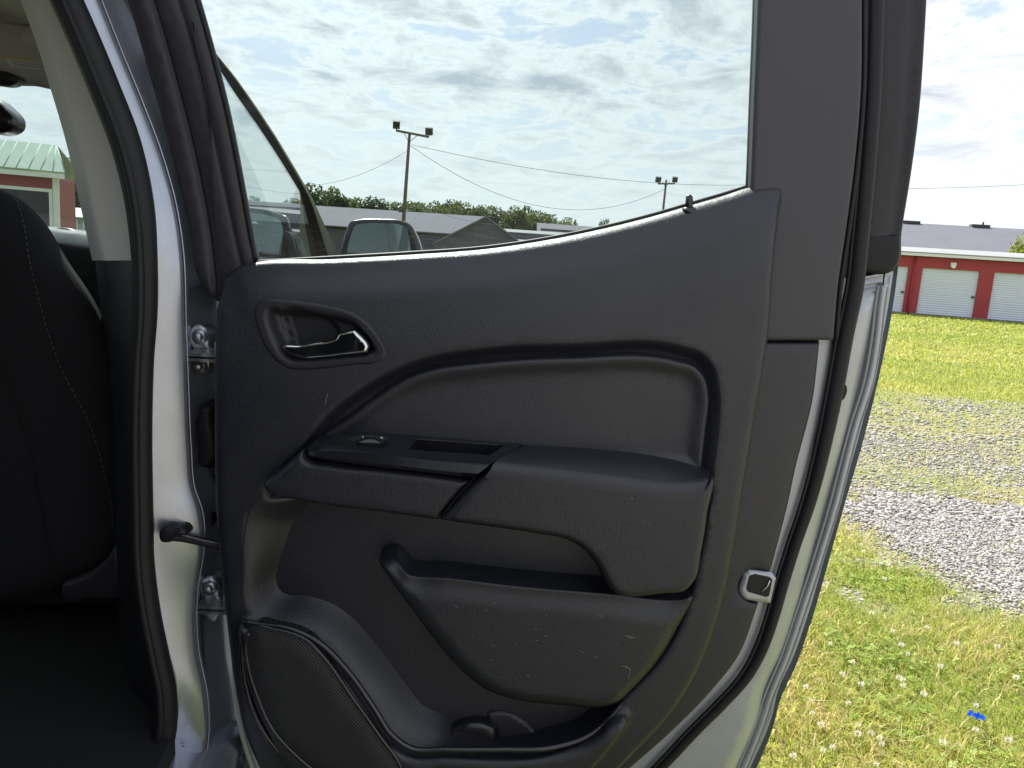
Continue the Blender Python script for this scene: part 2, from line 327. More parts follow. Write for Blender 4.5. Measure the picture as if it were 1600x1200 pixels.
def hf(name, outline, wout, wfun, spacing, material, parent, rings=(), back=None, holes=(), extra=None, step=5.0, poly=None, plane=0.0, hole_w=None):
    """relief part: outline in photograph pixels lying on plane w=wout; wfun(P, d) gives the relief; skirt back to w=back"""
    poly = to_xz(curve(outline, True, step), wout+plane) if poly is None else poly
    hp = [to_xz(curve(h, True, step), wout+plane if hole_w is None else hole_w) for h in holes]
    lo, hi = poly.min(0), poly.max(0)
    step_ = spacing
    gx = np.arange(lo[0], hi[0], spacing); gz = np.arange(lo[1], hi[1], spacing*0.87)
    G = np.stack(np.meshgrid(gx, gz, indexing='ij'), -1); G[:, ::2, 0] += spacing*0.5; G = G.reshape(-1, 2)
    G = G[inside(G, poly)]; 
    if len(G): 
        maxr = max(rings) if rings else 0
        G = G[seg_dist(G, poly) > max(spacing*0.55, maxr+spacing*0.35)]
    for h in hp:
        G = G[~inside(G, h)]; G = G[seg_dist(G, h) > spacing*0.5]
    sets = [poly]+hp; edges = []; base = 0
    for s in sets:
        n = len(s); edges += [(base+i, base+(i+1) % n) for i in range(n)]; base += n
    rp = [offset(poly, r) for r in rings]
    ex = [extra] if extra is not None and len(extra) else []
    if ex:
        e = ex[0]; e = e[inside(e, poly)]; e = e[seg_dist(e, poly) > (max(rings) if rings else 0)+0.002] if len(e) else e
        if len(G) and len(e): # thin out grid points that sit on feature points
            keep = np.ones(len(G), bool)
            for c in range(0, len(G), 2000):
                dd = ((G[c:c+2000, None, :]-e[None])**2).sum(2).min(1); keep[c:c+2000] = dd > (spacing*0.45)**2
            G = G[keep]
        ex = [e]
    allp = np.concatenate(sets+rp+ex+[G]) if len(G) else np.concatenate(sets+rp+ex)
    vo, eo, fo, *_ = delaunay_2d_cdt([Vector(p) for p in allp], edges, [], 0, 1e-6)
    P = np.array([(v.x, v.y) for v in vo]); T = np.array([f for f in fo if len(f) == 3])
    cen = P[T].mean(1); k = inside(cen, poly)
    for h in hp: k &= ~inside(cen, h)
    T = T[k]
    d = seg_dist(P, poly)
    w = wfun(P, d)+plane
    V = np.stack([P[:, 0], D-w, P[:, 1]], 1)
    a = np.cross(V[T[:, 1]]-V[T[:, 0]], V[T[:, 2]]-V[T[:, 0]])[:, 1]
    T[a > 0] = T[a > 0][:, ::-1]
    V = V.tolist(); F_ = T.tolist()
    if back is not None:
        for s in sets:
            b0 = len(V); n = len(s)
            ws = wfun(s, seg_dist(s, poly))+plane
            V += [(p[0], D-ww, p[1]) for p, ww in zip(s, ws)] + [(p[0], D-back-plane, p[1]) for p in s]
            sg = 1 if (area(s) > 0) == (s is poly) else -1
            for i in range(n):
                j = (i+1) % n; q = [b0+i, b0+j, b0+n+j, b0+n+i]; F_.append(q if sg < 0 else q[::-1])
    o = mk(name, V, F_, material, parent); return o
def pillow(w0, w1, r):
    def f(P, d):
        t = np.clip(d/r, 0, 1); return w0+(w1-w0)*np.sqrt(1-(1-t)**2)
    return f
RG = lambda r: (r*0.04, r*0.14, r*0.3, r*0.5, r*0.75, r*1.0)
def strip(name, rows, material, parent, n=90, smooth=True, jitter=None):
    """sheet through pixel polylines [(points, depth y), ...]; a depth may be a function of t"""
    V = []; F_ = []
    for pts, dep in rows:
        c = curve(pts, False, 4.0); s = np.concatenate([[0], np.cumsum(np.linalg.norm(np.diff(c, axis=0), axis=1))]); s /= s[-1]
        for i in range(n):
            t = i/(n-1); V.append(at_y(np.interp(t, s, c[:, 0]), np.interp(t, s, c[:, 1]), dep(t) if callable(dep) else dep))
    for r in range(len(rows)-1):
        for i in range(n-1): F_.append((r*n+i, r*n+i+1, (r+1)*n+i+1, (r+1)*n+i))
    return mk(name, V, F_, material, parent, smooth)
def tube_v(pts, rad, seg=10, cap=True):
    V = []; F_ = []; n = len(pts); P = [Vector(p) for p in pts]; up = Vector((0.13, 0.21, 0.97)).normalized()
    for i, p in enumerate(P):
        t = (P[min(i+1, n-1)]-P[max(i-1, 0)]).normalized(); a = t.cross(up)
        if a.length < 0.05: a = t.cross(Vector((1, 0, 0)))
        a.normalize(); b = t.cross(a); rr = rad[i] if isinstance(rad, (list, tuple, np.ndarray)) else rad
        for k in range(seg): V.append(p+a*(rr*math.cos(2*math.pi*k/seg))+b*(rr*math.sin(2*math.pi*k/seg)))
    for i in range(n-1):
        for k in range(seg): F_.append((i*seg+k, i*seg+(k+1) % seg, (i+1)*seg+(k+1) % seg, (i+1)*seg+k))
    if cap: F_.append(tuple(range(seg))[::-1]); F_.append(tuple(range((n-1)*seg, n*seg)))
    return V, F_
def tube(name, pts, rad, material, parent=None, seg=10, origin=None):
    V, F_ = tube_v(pts, rad, seg); return mk(name, V, F_, material, parent, True, origin)
def pxtube(name, pts, dep, rad, material, parent, seg=10, step=8):
    c = curve(pts, False, step); n = len(c)
    return tube(name, [at_y(p[0], p[1], dep(i/(n-1)) if callable(dep) else dep) for i, p in enumerate(c)], rad, material, parent, seg)
def box_v(c, ax, ay, az, hx, hy, hz):
    c = Vector(c); V = [c+ax*(sx*hx)+ay*(sy*hy)+az*(sz*hz) for sx in (-1, 1) for sy in (-1, 1) for sz in (-1, 1)]
    return V, [(0, 1, 3, 2), (4, 6, 7, 5), (0, 4, 5, 1), (2, 3, 7, 6), (0, 2, 6, 4), (1, 5, 7, 3)]
EX, EY, EZ = Vector((1, 0, 0)), Vector((0, 1, 0)), Vector((0, 0, 1))
def box(name, c, h, material, parent=None, axes=(EX, EY, EZ), bevel=0.0, origin=None, seg=2):
    V, F_ = box_v(c, *axes, *h); o = mk(name, V, F_, material, parent, False, origin)
    fixn(o)
    if bevel:
        bm = bmesh.new(); bm.from_mesh(o.data); bmesh.ops.bevel(bm, geom=bm.edges[:], offset=bevel, segments=seg, affect='EDGES', profile=0.5); bm.to_mesh(o.data); bm.free()
        o.data.shade_smooth(); sharp(o, 50)
    return o
def merge(parts):
    V = []; F_ = []
    for v, f in parts:
        b = len(V); V += list(v); F_ += [tuple(b+i for i in q) for q in f]
    return V, F_
CA = (CR, CF, EZ)
def cbox(name, x0, x1, y0, y1, z0, z1, material, parent, bevel=0.0, seg=2):
    return box(name, C((x0+x1)/2, (y0+y1)/2, (z0+z1)/2), ((x1-x0)/2, (y1-y0)/2, (z1-z0)/2), material, parent, CA, bevel, None, seg)

# ------------------------------------------------------------------ the ground
def gravel_mask(x, y):
    """0 grass .. 1 bare gravel, in metres on the ground"""
    n = mnoise.noise(Vector((x*0.9, y*0.9, 0.3)))*0.55+mnoise.noise(Vector((x*2.6, y*2.6, 4.1)))*0.28+mnoise.noise(Vector((x*7, y*7, 2.0)))*0.14
    if y < 1.6: return max(0.0, min(1.0, (0.2-y)*1.6+n))   # unseen gravel behind the truck, added for neutral bounce light
    q = (x-1.85)*0.946+(y-4.12)*0.324                       # near edge of the bare stone, which comes closer to the right
    if y < 4.8+1.3*n:
        t = 0.55+q*2.6+n*0.9
        if q < 0.05: t = max(t, 0.42*(1 if n > 0.06 else 0)+n*0.8) if q > -0.75 else 0.0
        t -= 1.5*math.exp(-((x-2.85)/0.42)**2-((y-4.12)/0.16)**2)
    else:                                                   # half overgrown, then back to lawn
        t = 0.60+n*0.6-0.10*abs(y-5.8)/2.0 if y < 9.3 else 0.35+n-(y-9.3)*0.9
        t = min(t, 0.76)
        if y > 7.6: t -= 0.16*(y-7.6)
    if y < 3.1: t -= (3.1-y)*2.5
    return max(0.0, min(1.0, t))
def axis(near, far_pts):
    return np.array(sorted(set(list(near)+list(far_pts))))
def build_ground():
    xs = axis(np.round(np.arange(-6, 14.01, 0.10), 3), [-1500, -700, -300, -150, -80, -50, -35, -25, -18, -14, -11, -9, -7.5, 15, 16.5, 18, 20, 23, 26, 30, 36, 45, 60, 80, 150, 300, 700, 1500])
    ys = axis(np.round(np.arange(0.6, 13.01, 0.10), 3), [-1500, -600, -200, -80, -40, -20, -12, -8, -5, -3, -2, -1, -0.3, 13.5, 14, 15, 16, 17, 18.5, 20, 22, 24, 27, 30, 34, 38, 44, 52, 65, 80, 110, 160, 250, 500, 1000, 2000])
    V = []; mask = []
    for x in xs:
        for y in ys:
            near = -6 <= x <= 14 and 0.6 <= y <= 13
            g = gravel_mask(x, y) if -60 < x < 60 and -25 < y < 13 else 0.0
            z = 0.02*mnoise.noise(Vector((x*0.8, y*0.8, 9)))-0.012*g if near else 0.0
            V.append((x, y, z)); mask.append(g)
    ny = len(ys); F_ = [(i*ny+j, (i+1)*ny+j, (i+1)*ny+j+1, i*ny+j+1) for i in range(len(xs)-1) for j in range(ny-1)]
    m = bpy.data.materials.new('lawn_and_gravel'); m.use_nodes = True; nt = m.node_tree; N = nt.nodes; L = nt.links; p = N['Principled BSDF']
    p.inputs['Roughness'].default_value = 0.95; p.inputs['Specular IOR Level'].default_value = 0.2
    tc = N.new('ShaderNodeTexCoord')
    def noise(sc, det, st=(1, 1, 1)):
        mp = N.new('ShaderNodeMapping'); mp.inputs['Scale'].default_value = st; L.new(tc.outputs['Object'], mp.inputs['Vector'])
        n = N.new('ShaderNodeTexNoise'); n.inputs['Scale'].default_value = sc; n.inputs['Detail'].default_value = det; n.inputs['Roughness'].default_value = 0.65; L.new(mp.outputs[0], n.inputs['Vector']); return n.outputs['Fac']
    def ramp(f, stops):
        r = N.new('ShaderNodeValToRGB'); e = r.color_ramp.elements
        while len(e) < len(stops): e.new(0.5)
        for i, (q, c) in enumerate(stops): e[i].position = q; e[i].color = (*c, 1)
        L.new(f, r.inputs[0]); return r.outputs[0]
    def mixc(f, a, b):
        n = N.new('ShaderNodeMix'); n.data_type = 'RGBA'; L.new(f, n.inputs['Factor']); L.new(a, n.inputs[6]); L.new(b, n.inputs[7]); return n.outputs[2]
    lawn = ramp(noise(0.55, 8, (0.2, 1.5, 1)), [(0.30, (0.10, 0.18, 0.020)), (0.45, (0.18, 0.25, 0.030)), (0.56, (0.30, 0.32, 0.055)), (0.72, (0.38, 0.33, 0.09))])
    lawn2 = ramp(noise(13, 6), [(0.3, (0.05, 0.07, 0.014)), (0.5, (0.16, 0.17, 0.04)), (0.7, (0.30, 0.24, 0.10))])  # dark tones put shadow between the blades into the ground colour
    hf_ = N.new('ShaderNodeValue'); hf_.outputs[0].default_value = 0.5
    lawnc = mixc(hf_.outputs[0], lawn, lawn2)
    grav = ramp(noise(38, 5), [(0.30, (0.20, 0.175, 0.145)), (0.5, (0.34, 0.305, 0.265)), (0.7, (0.46, 0.42, 0.38))])
    at = N.new('ShaderNodeAttribute'); at.attribute_name = 'gravel'
    c = mixc(at.outputs['Fac'], lawnc, grav); L.new(c, p.inputs['Base Color'])
    b = N.new('ShaderNodeBump'); b.inputs['Strength'].default_value = 0.9; b.inputs['Distance'].default_value = 0.03; L.new(noise(26, 6), b.inputs['Height']); L.new(b.outputs[0], p.inputs['Normal'])
    o = mk('ground', V, F_, m, None, True)
    a = o.data.attributes.new('gravel', 'FLOAT', 'POINT'); a.data.foreach_set('value', mask)
    return tag(o, 'sunlit lawn with a strip of pale gravel drive', None, None, 'structure')
build_ground()
def ground_z(x, y): return 0.02*mnoise.noise(Vector((x*0.8, y*0.8, 9))) if -6 <= x <= 14 and 0.6 <= y <= 13 else 0.0

# ------------------------------------------------------------------ buildings beyond the lawn
def quad_slab(a, b, c, d, t):
    a, b, c, d = map(Vector, (a, b, c, d)); n = (b-a).cross(d-a).normalized()*t
    return [a, b, c, d, a-n, b-n, c-n, d-n], [(0, 1, 2, 3), (7, 6, 5, 4), (0, 4, 5, 1), (1, 5, 6, 2), (2, 6, 7, 3), (3, 7, 4, 0)]
class Frame:
    """building axes: origin on the ground, u along the front, n into the building"""
    def __init__(s, o, u):
        s.o = Vector(o); s.u = Vector(u).normalized(); s.n = Vector((-s.u.y, s.u.x, 0))
        if s.n.y < 0: s.n = -s.n
    def p(s, a, b, z): return s.o+s.u*a+s.n*b+EZ*z
    def box(s, a0, a1, b0, b1, z0, z1): return box_v(s.p((a0+a1)/2, (b0+b1)/2, (z0+z1)/2), s.u, s.n, EZ, (a1-a0)/2, (b1-b0)/2, (z1-z0)/2)
    def part(s, name, m, parent, *bs): 
        V, F_ = merge([s.box(*b) for b in bs]); return fixn(mk(name, V, F_, m, parent, False))

def storage_building():
    p1, p2 = at_z(1388, 488), at_z(1600, 505)
    fr = Frame(p1, p2-p1); S = lambda px: ((at_z(px, 488+(px-1388)*0.0802))-p1).dot(fr.u)
    root = empty('storage_building', fr.p(8, 0, 0))
    tag(root, 'long low red storage building with white rolling doors beyond the lawn', 'building')
    e0, e1 = S(1431), S(1519); pitch = S(1542)-e0; dw = e1-e0
    bays = [e0+pitch*k for k in range(-3, 6)]
    left, right = bays[0]-0.68, bays[-1]+dw+0.68
    zd, zh, ze = 2.10, 2.58, 2.75
    prev = left
    bs = []
    for b in bays+[right]:
        fr.part('wall_pier', 'red', root, (prev, b-0.002, 0, 0.25, 0, zd)); prev = b+dw+0.002
    fr.part('header_wall', 'red', root, (left, right, 0, 0.25, zd+0.001, zh))
    fr.part('side_wall', 'red', root, (left, left+0.2, 0.252, 9, 0, zh))
    fr.part('side_wall', 'red', root, (right-0.2, right, 0.252, 9, 0, zh))
    fr.part('back_wall', 'red', root, (left+0.202, right-0.202, 8.8, 9, 0, zh))
    for b in bays:      # each rolling door is a sheet of curved slats
        V = []; F_ = []; n = 21; sl = zd/n
        for i in range(n):
            for q, (dz, dy) in enumerate(((0.0, 0.016), (0.22, 0.003), (0.5, -0.004), (0.78, 0.003), (0.97, 0.016))):
                for a in (b, b+dw): V.append(fr.p(a, 0.10+dy, (i+dz)*sl+0.02))
        for r in range(n*5-1): F_.append((2*r, 2*r+1, 2*r+3, 2*r+2))
        d = mk('rolling_door', V, F_, 'rolldoor', root, True)
        fr.part('door_latch', 'galv', d, (b+dw-0.16, b+dw-0.04, 0.05, 0.09, 0.92, 1.0))
        fr.part('bottom_bar', 'galv', d, (b+0.02, b+dw-0.02, 0.07, 0.1, 0.0, 0.06))
    fr.part('footing', 'concrete', root, (left, right, -0.14, -0.004, 0, 0.07))
    g = fr.part('gutter', 'white', root, (left-0.2, right+0.2, -0.32, 0.0, zh+0.02, ze))
    V, F_ = quad_slab(fr.p(left-0.2, -0.33, ze+0.02), fr.p(right+0.2, -0.33, ze+0.02), fr.p(right+0.2, 4.5, ze+0.42), fr.p(left-0.2, 4.5, ze+0.42), 0.05)
    V2, F2 = quad_slab(fr.p(left-0.2, 4.5, ze+0.42), fr.p(right+0.2, 4.5, ze+0.42), fr.p(right+0.2, 9.3, ze+0.02), fr.p(left-0.2, 9.3, ze+0.02), 0.05)
    V, F_ = merge([(V, F_), (V2, F2)]); fixn(mk('roof', V, F_, 'rooflt', root, False))
    for k in (0, 3):    # downpipes on some of the piers
        a = bays[3]-0.36+pitch*k
        o = tube('downpipe', [fr.p(a, -0.06, zh), fr.p(a, -0.06, 0.12), fr.p(a, -0.22, 0.03)], 0.055, 'red', root, 8)
    for k in (3, 5):
        a = bays[k]+dw*0.52
        l = fr.part('wall_light', 'white', root, (a-0.11, a+0.11, -0.12, -0.002, 2.22, 2.40)); fr.part('light_lens', 'paper', l, (a-0.07, a+0.07, -0.16, -0.122, 2.16, 2.30))
storage_building()

def warehouse():
    p1 = at_y(1420, 450, 60); p2 = at_y(1600, 461, 58.4); p1.z = p2.z = 0
    fr = Frame(p1, p2-p1); root = empty('warehouse', fr.p(10, 0, 0))
    tag(root, 'large warehouse with tall grey metal roof and ridge vents behind red storage building', 'building')
    a0, a1 = -6.5, 34; ze = 3.6
    zr = (at_y(1420, 350, 70).z+at_y(1600, 358, 68.4).z)/2
    fr.part('wall', 'gable', root, (a0, a1, 0, 20, 0, ze))
    sl = []
    for k in range(20):
        x0 = a0-0.3+k*(a1-a0+0.6)/20; x1 = a0-0.3+(k+1)*(a1-a0+0.6)/20-0.008
        V, F_ = quad_slab(fr.p(x0, -0.5, ze-0.12), fr.p(x1, -0.5, ze-0.12), fr.p(x1, 10, zr), fr.p(x0, 10, zr), 0.08); fixn(mk('roof_panel', V, F_, 'roofgrey', root, False))
    V, F_ = quad_slab(fr.p(a0-0.3, 10, zr-0.01), fr.p(a1+0.3, 10, zr-0.01), fr.p(a1+0.3, 20.5, ze-0.12), fr.p(a0-0.3, 20.5, ze-0.12), 0.08); fixn(mk('rear_roof', V, F_, 'roofgrey', root, False))
    V = [fr.p(a0+0.1, 0, ze), fr.p(a0+0.1, 20, ze), fr.p(a0+0.1, 10, zr-0.12)]; 
    for a in (a0+0.1, a1-0.1):
        V = [fr.p(a, 0.2, ze), fr.p(a, 19.8, ze), fr.p(a, 10, zr-0.15), fr.p(a+0.08, 0.2, ze), fr.p(a+0.08, 19.8, ze), fr.p(a+0.08, 10, zr-0.15)]
        fixn(mk('gable_wall', V, [(0, 1, 2), (3, 5, 4), (0, 3, 4, 1), (1, 4, 5, 2), (2, 5, 3, 0)], 'gable', root, False))
    for px in (1424, 1526):
        a = (at_y(px, 352, 69)-Vector((p1.x, p1.y, 0))).dot(fr.u)
        v = fr.part('ridge_vent', 'galv', root, (a-0.7, a+0.7, 9.6, 10.4, zr-0.06, zr+0.16))
        if px > 1500: o = tube('vent_stack', [fr.p(a+0.25, 10, zr+0.16), fr.p(a+0.25, 10, zr+0.42)], 0.07, 'galv', v, 8)
warehouse()

def grey_barn():
    """long low building with its ridge running left and its shingled gable turned to the right"""
    A = at_y(758, 340, 78); base = Vector((A.x, A.y, 0)); zr = A.z
    e = at_y(690, 366, 73); ze = e.z
    u = Vector((-1, 0.10, 0)).normalized()                 # ridge direction, away to the left
    fr = Frame(base, u)
    n = Vector((u.y, -u.x, 0)); n = n if n.y > 0 else -n
    root = empty('gabled_shed', base-u*-10); root.location.z = 0
    tag(root, 'long grey metal roofed building with a dark shingled gable end beside utility pole', 'building')
    half = 6.5
    def P(a, b, z): return base+u*a+n*b+EZ*z
    L_ = 26
    for k in range(12):
        a, b = L_*k/12, L_*(k+1)/12-0.01
        V, F_ = quad_slab(P(a, -half, ze), P(b, -half, ze), P(b, 0, zr), P(a, 0, zr), 0.1); fixn(mk('roof_panel', V, F_, 'roofgrey', root, False))
    V, F_ = quad_slab(P(0, half, ze), P(L_, half, ze), P(L_, 0, zr), P(0, 0, zr), 0.1); fixn(mk('rear_roof', V, F_, 'roofgrey', root, False))
    V, F_ = box_v(P(L_/2, 0, ze/2-0.1), u, n, EZ, L_/2-0.3, half-0.5, ze/2-0.1); fixn(mk('wall', V, F_, 'gable', root, False))
    # cross gable facing the camera on the right
    g0 = at_y(677, 380, 71); g1 = at_y(826, 380, 71); zb = min(g0.z, g1.z); ap = at_y(758, 339, 71)
    V = [Vector((g0.x, 71, zb)), Vector((g1.x, 71, zb)), Vector((ap.x, 71, ap.z)), Vector((g0.x, 78, zb)), Vector((g1.x, 78, zb)), Vector((ap.x, 78, ap.z)), Vector((g0.x, 71, 0)), Vector((g1.x, 71, 0)), Vector((g0.x, 78, 0)), Vector((g1.x, 78, 0))]
    fixn(mk('gable_wing', V, [(6, 7, 1, 0), (0, 1, 2), (0, 3, 8, 6), (1, 7, 9, 4), (3, 4, 5), (3, 4, 9, 8), (0, 2, 5, 3), (1, 4, 5, 2)], 'gable', root, False))
    for s0, s1 in ((g0, ap), (g1, ap)):
        a = Vector((s0.x, 70.7, zb+0.04)); b = Vector((s1.x, 70.7, ap.z+0.04))
        V, F_ = quad_slab(a, b, b+EY*7.4, a+EY*7.4, 0.12); fixn(mk('wing_roof', V, F_, 'roofgrey', root, False))
grey_barn()
def low_block():
    a = at_y(783, 354, 92); b = at_y(1040, 361, 92); z = a.z
    root = empty('low_building', Vector(((a.x+b.x)/2, 97, 0)))
    tag(root, 'low building with pale flat roof right of the shingled gable', 'building')
    V, F_ = box_v(((a.x+b.x)/2, 98, (z-0.5)/2), EX, EY, EZ, (b.x-a.x)/2, 5, (z-0.5)/2); fixn(mk('wall', V, F_, 'gable', root, False))
    V, F_ = quad_slab((a.x-0.4, 91, z-1.5), (b.x+0.4, 91, z-1.5), (b.x+0.4, 104, z+0.2), (a.x-0.4, 104, z+0.2), 0.15); fixn(mk('roof', V, F_, 'rooflt', root, False))
    a = at_y(846, 345, 112); b = at_y(1000, 349, 112)
    r2 = empty('far_building', Vector(((a.x+b.x)/2, 118, 0))); tag(r2, 'distant dark roofed building behind the low pale roof', 'building')
    V, F_ = box_v(((a.x+b.x)/2, 119, (a.z-1)/2), EX, EY, EZ, (b.x-a.x)/2, 6, (a.z-1)/2); fixn(mk('wall', V, F_, 'gable', r2, False))
    V, F_ = quad_slab((a.x-0.5, 112, a.z-1.5), (b.x+0.5, 112, a.z-1.5), (b.x+0.5, 119, a.z), (a.x-0.5, 119, a.z), 0.15); 
    V2, F2 = quad_slab((a.x-0.5, 119, a.z), (b.x+0.5, 119, a.z), (b.x+0.5, 126, a.z-1.5), (a.x-0.5, 126, a.z-1.5), 0.15); V, F_ = merge([(V, F_), (V2, F2)]); fixn(mk('roof', V, F_, 'roofgrey', r2, False))
low_block()

def red_shed():
    """seen through the windscreen"""
    Y = 25.0
    c = at_y(97, 272, Y); ze = c.z; u = Vector((1, 0.36, 0)).normalized()
    fr = Frame(Vector((c.x-0.15, Y, 0)), -u)                # a runs left from the right-hand corner
    rg = at_y(75, 229, Y+1.4); zr = rg.z
    root = empty('red_shed', fr.p(3, 0, 0)); tag(root, 'red shed with white trim and pale green ribbed metal roof', 'shed')
    L_ = 9.0
    fr.part('wall', 'redshed', root, (0, L_, 0, 2.8, 0, ze-0.05))
    fr.part('corner_trim', 'white', root, (-0.03, 0.14, -0.03, 0.1, 0, ze-0.06))
    fr.part('eave_trim', 'white', root, (-0.25, L_+0.2, -0.34, -0.28, ze-0.16, ze-0.005))
    bx = Vector((0, 0, 0))
    V, F_ = quad_slab(fr.p(-0.3, -0.36, ze), fr.p(L_+0.3, -0.36, ze), fr.p(L_+0.3, 1.4, zr), fr.p(0.25, 1.4, zr), 0.05)
    rf = fixn(mk('roof', V, F_, 'greenroof', root, False))
    for k in range(28):
        a0 = -0.28+k*0.33; V, F_ = tube_v([fr.p(a0, -0.37, ze+0.03), fr.p(max(a0, 0.27)+0.001*k, 1.4, zr+0.03)], 0.03, 5); mk('roof_rib', V, F_, 'greenroof', rf)
    V, F_ = quad_slab(fr.p(0.25, 1.41, zr), fr.p(L_+0.3, 1.41, zr), fr.p(L_+0.3, 3.1, ze), fr.p(-0.3, 3.1, ze), 0.05); fixn(mk('rear_roof', V, F_, 'greenroof', root, False))
    # large window with white frame
    def A(px): return -(at_y(px, 320, Y).x-fr.o.x)
    z1 = at_y(40, 298, Y).z; z0 = 0.95
    a0, a1 = A(79), A(-40)
    w = fr.part('window', 'dark', root, (a0, a1, -0.02, -0.005, z0, z1))
    fr.part('window_frame', 'white', w, (a0-0.09, a0, -0.05, -0.006, z0, z1), (a1, a1+0.09, -0.05, -0.006, z0, z1), (a0-0.09, a1+0.09, -0.05, -0.006, z1+0.001, z1+0.10), (a0-0.09, a1+0.09, -0.05, -0.006, z0-0.09, z0-0.001))
    fr.part('pane', 'glass_h', w, (a0, a1, -0.034, -0.03, z0, z1))
red_shed()
def blue_shed():
    a = at_y(99, 321, 42); b = at_y(170, 326, 42)
    root = empty('blue_shed', Vector(((a.x+b.x)/2, 44, 0))); tag(root, 'low pale blue metal shed behind the red shed corner', 'shed')
    z = a.z
    V, F_ = box_v(((a.x+b.x)/2-2, 44.5, (z-0.5)/2), EX, EY, EZ, (b.x-a.x)/2+2, 2.4, (z-0.5)/2); fixn(mk('wall', V, F_, 'bluewall', root, False))
    V, F_ = quad_slab((a.x-4, 41.8, z-0.55), (b.x+0.3, 41.8, z-0.55), (b.x+0.3, 45, z), (a.x-4, 45, z), 0.06); fixn(mk('roof', V, F_, 'bluewall', root, False))
    for k in range(7):
        x = a.x+0.35*k; V, F_ = box_v((x, 42.06, (z-0.6)/2), EX, EY, EZ, 0.03, 0.03, (z-0.6)/2); mk('wall_rib', V, F_, 'white', root, False)
blue_shed()

# ------------------------------------------------------------------ poles and wires
def utility_pole(px, py, Y, armpx, label, lamps=True, lean=0.0, prong=True):
    t = at_y(px, py, Y); b = Vector((t.x-lean, Y, 0))
    root = empty('utility_pole', b); tag(root, label, 'utility pole', 'wooden utility poles with floodlights')
    tube('pole', [b-EZ*0.3, b.lerp(t, 0.5), t], [0.17, 0.14, 0.11], 'wood', root, 10)
    l = at_y(armpx[0][0], armpx[0][1], Y-0.2); r = at_y(armpx[1][0], armpx[1][1], Y-0.2)
    ax = (r-l).normalized(); V, F_ = box_v((l+r)/2, ax, EY, ax.cross(EY), (r-l).length/2, 0.07, 0.08); fixn(mk('cross_arm', V, F_, 'wood', root, False))
    for q, dx in ((l, -1), (r, 1)):
        c = t.lerp(q, 0.45); tube('arm_brace', [c+Vector((0, 0.02, -0.02)), Vector((t.x, Y-0.14, t.z-0.75))], 0.025, 'galv', root, 6)
    if lamps:
        for q, s in ((l, 1), (r, -0.5)):
            c = q+EZ*0.42; tilt = Vector((0.15*s, -0.9, -0.35)).normalized(); sx = tilt.cross(EZ).normalized(); sz = sx.cross(tilt)
            V, F_ = box_v(c, sx, tilt, sz, 0.27, 0.16, 0.27); h = fixn(mk('floodlight', V, F_, 'galv', root, False))
            V, F_ = box_v(c+tilt*0.165, sx, tilt, sz, 0.22, 0.01, 0.22); fixn(mk('lens', V, F_, 'dark', h, False))
            tube('bracket', [q, c-sz*0.2], 0.04, 'galv', h, 6)
    return t, b
t1, b1 = utility_pole(640, 207, 62, ((619, 204), (670, 214)), 'tall utility pole with two floodlights on its cross arm behind grey roof', True, 0.25)
V, F_ = box_v(b1.lerp(t1, 0.42)+Vector((-0.25, -0.1, 0)), EX, EY, EZ, 0.16, 0.1, 0.14)
pole1 = [o for o in bpy.data.objects if o.name == 'utility_pole'][0]; fixn(mk('meter_box', V, F_, 'galv', pole1, False))
t2, b2 = utility_pole(1041, 281, 84, ((1028, 287), (1054, 287)), 'smaller distant utility pole above the car window sill', True, 0.05)
def wire(a, b, sag, label, r=0.02):
    a, b = Vector(a), Vector(b); pts = []
    for i in range(25):
        t = i/24; pts.append(a.lerp(b, t)-EZ*(sag*4*t*(1-t)))
    o = tube('power_line', pts, r, 'wire', None, 5, origin=a); return tag(o, label, 'wire', 'overhead wires')
wire(t1-EZ*0.9+EX*0.2, at_y(1160, 289, 84), 0.9, 'upper overhead wire running right from the tall floodlight pole')
wire(at_y(1160, 289, 84), at_y(1640, 286, 90), 0.5, 'overhead wire above the roof of the red storage building', 0.025)
wire(t1-EZ*1.0+EX*0.15, t2-EZ*0.9, 3.4, 'deeply sagging overhead wire between the two utility poles')
wire(t1-EZ*1.3, at_y(480, 290, 66), 0.6, 'thin overhead wire running left from the tall floodlight pole', 0.014)
wire(b1.lerp(t1, 0.52), at_y(800, 352, 70), 0.6, 'low thin wire dropping from the tall pole to the gable', 0.012)

# ------------------------------------------------------------------ trees
def crown_mesh(name, w, h, seed, nleaf, leaf, lobes=9, low=0.15):
    rg = np.random.default_rng(seed); L0 = []
    for k in range(lobes):
        a = rg.uniform(0, 2*math.pi); rr = rg.uniform(0.1, 0.55)*w/2*1.2; z = h*rg.uniform(low+0.15, 0.82); L0.append((rr*math.cos(a), rr*math.sin(a), z, rg.uniform(0.22, 0.40)*w*0.75*(1.1-0.5*z/h)))
    L0.append((0, 0, h*0.82, w*0.24))
    V = []; F_ = []
    for i in range(nleaf):
        x, y, z, r = L0[rg.integers(len(L0))]; d = rg.normal(size=3); d /= np.linalg.norm(d); q = r*rg.uniform(0.45, 1.06)**0.6
        c = np.array([x, y, z])+d*q*np.array([1, 1, 0.85])
        if c[2] < h*low*0.5: continue
        a = rg.normal(size=3); a /= np.linalg.norm(a); b = np.cross(a, rg.normal(size=3)); b /= np.linalg.norm(b); s = leaf*rg.uniform(0.6, 1.4)
        n = len(V); V += [c-a*s, c-b*s*0.55, c+a*s, c+b*s*0.55]; F_.append((n, n+1, n+2, n+3))
    me = bpy.data.meshes.new(name); me.from_pydata([tuple(v) for v in V], [], F_); me.update(); return me
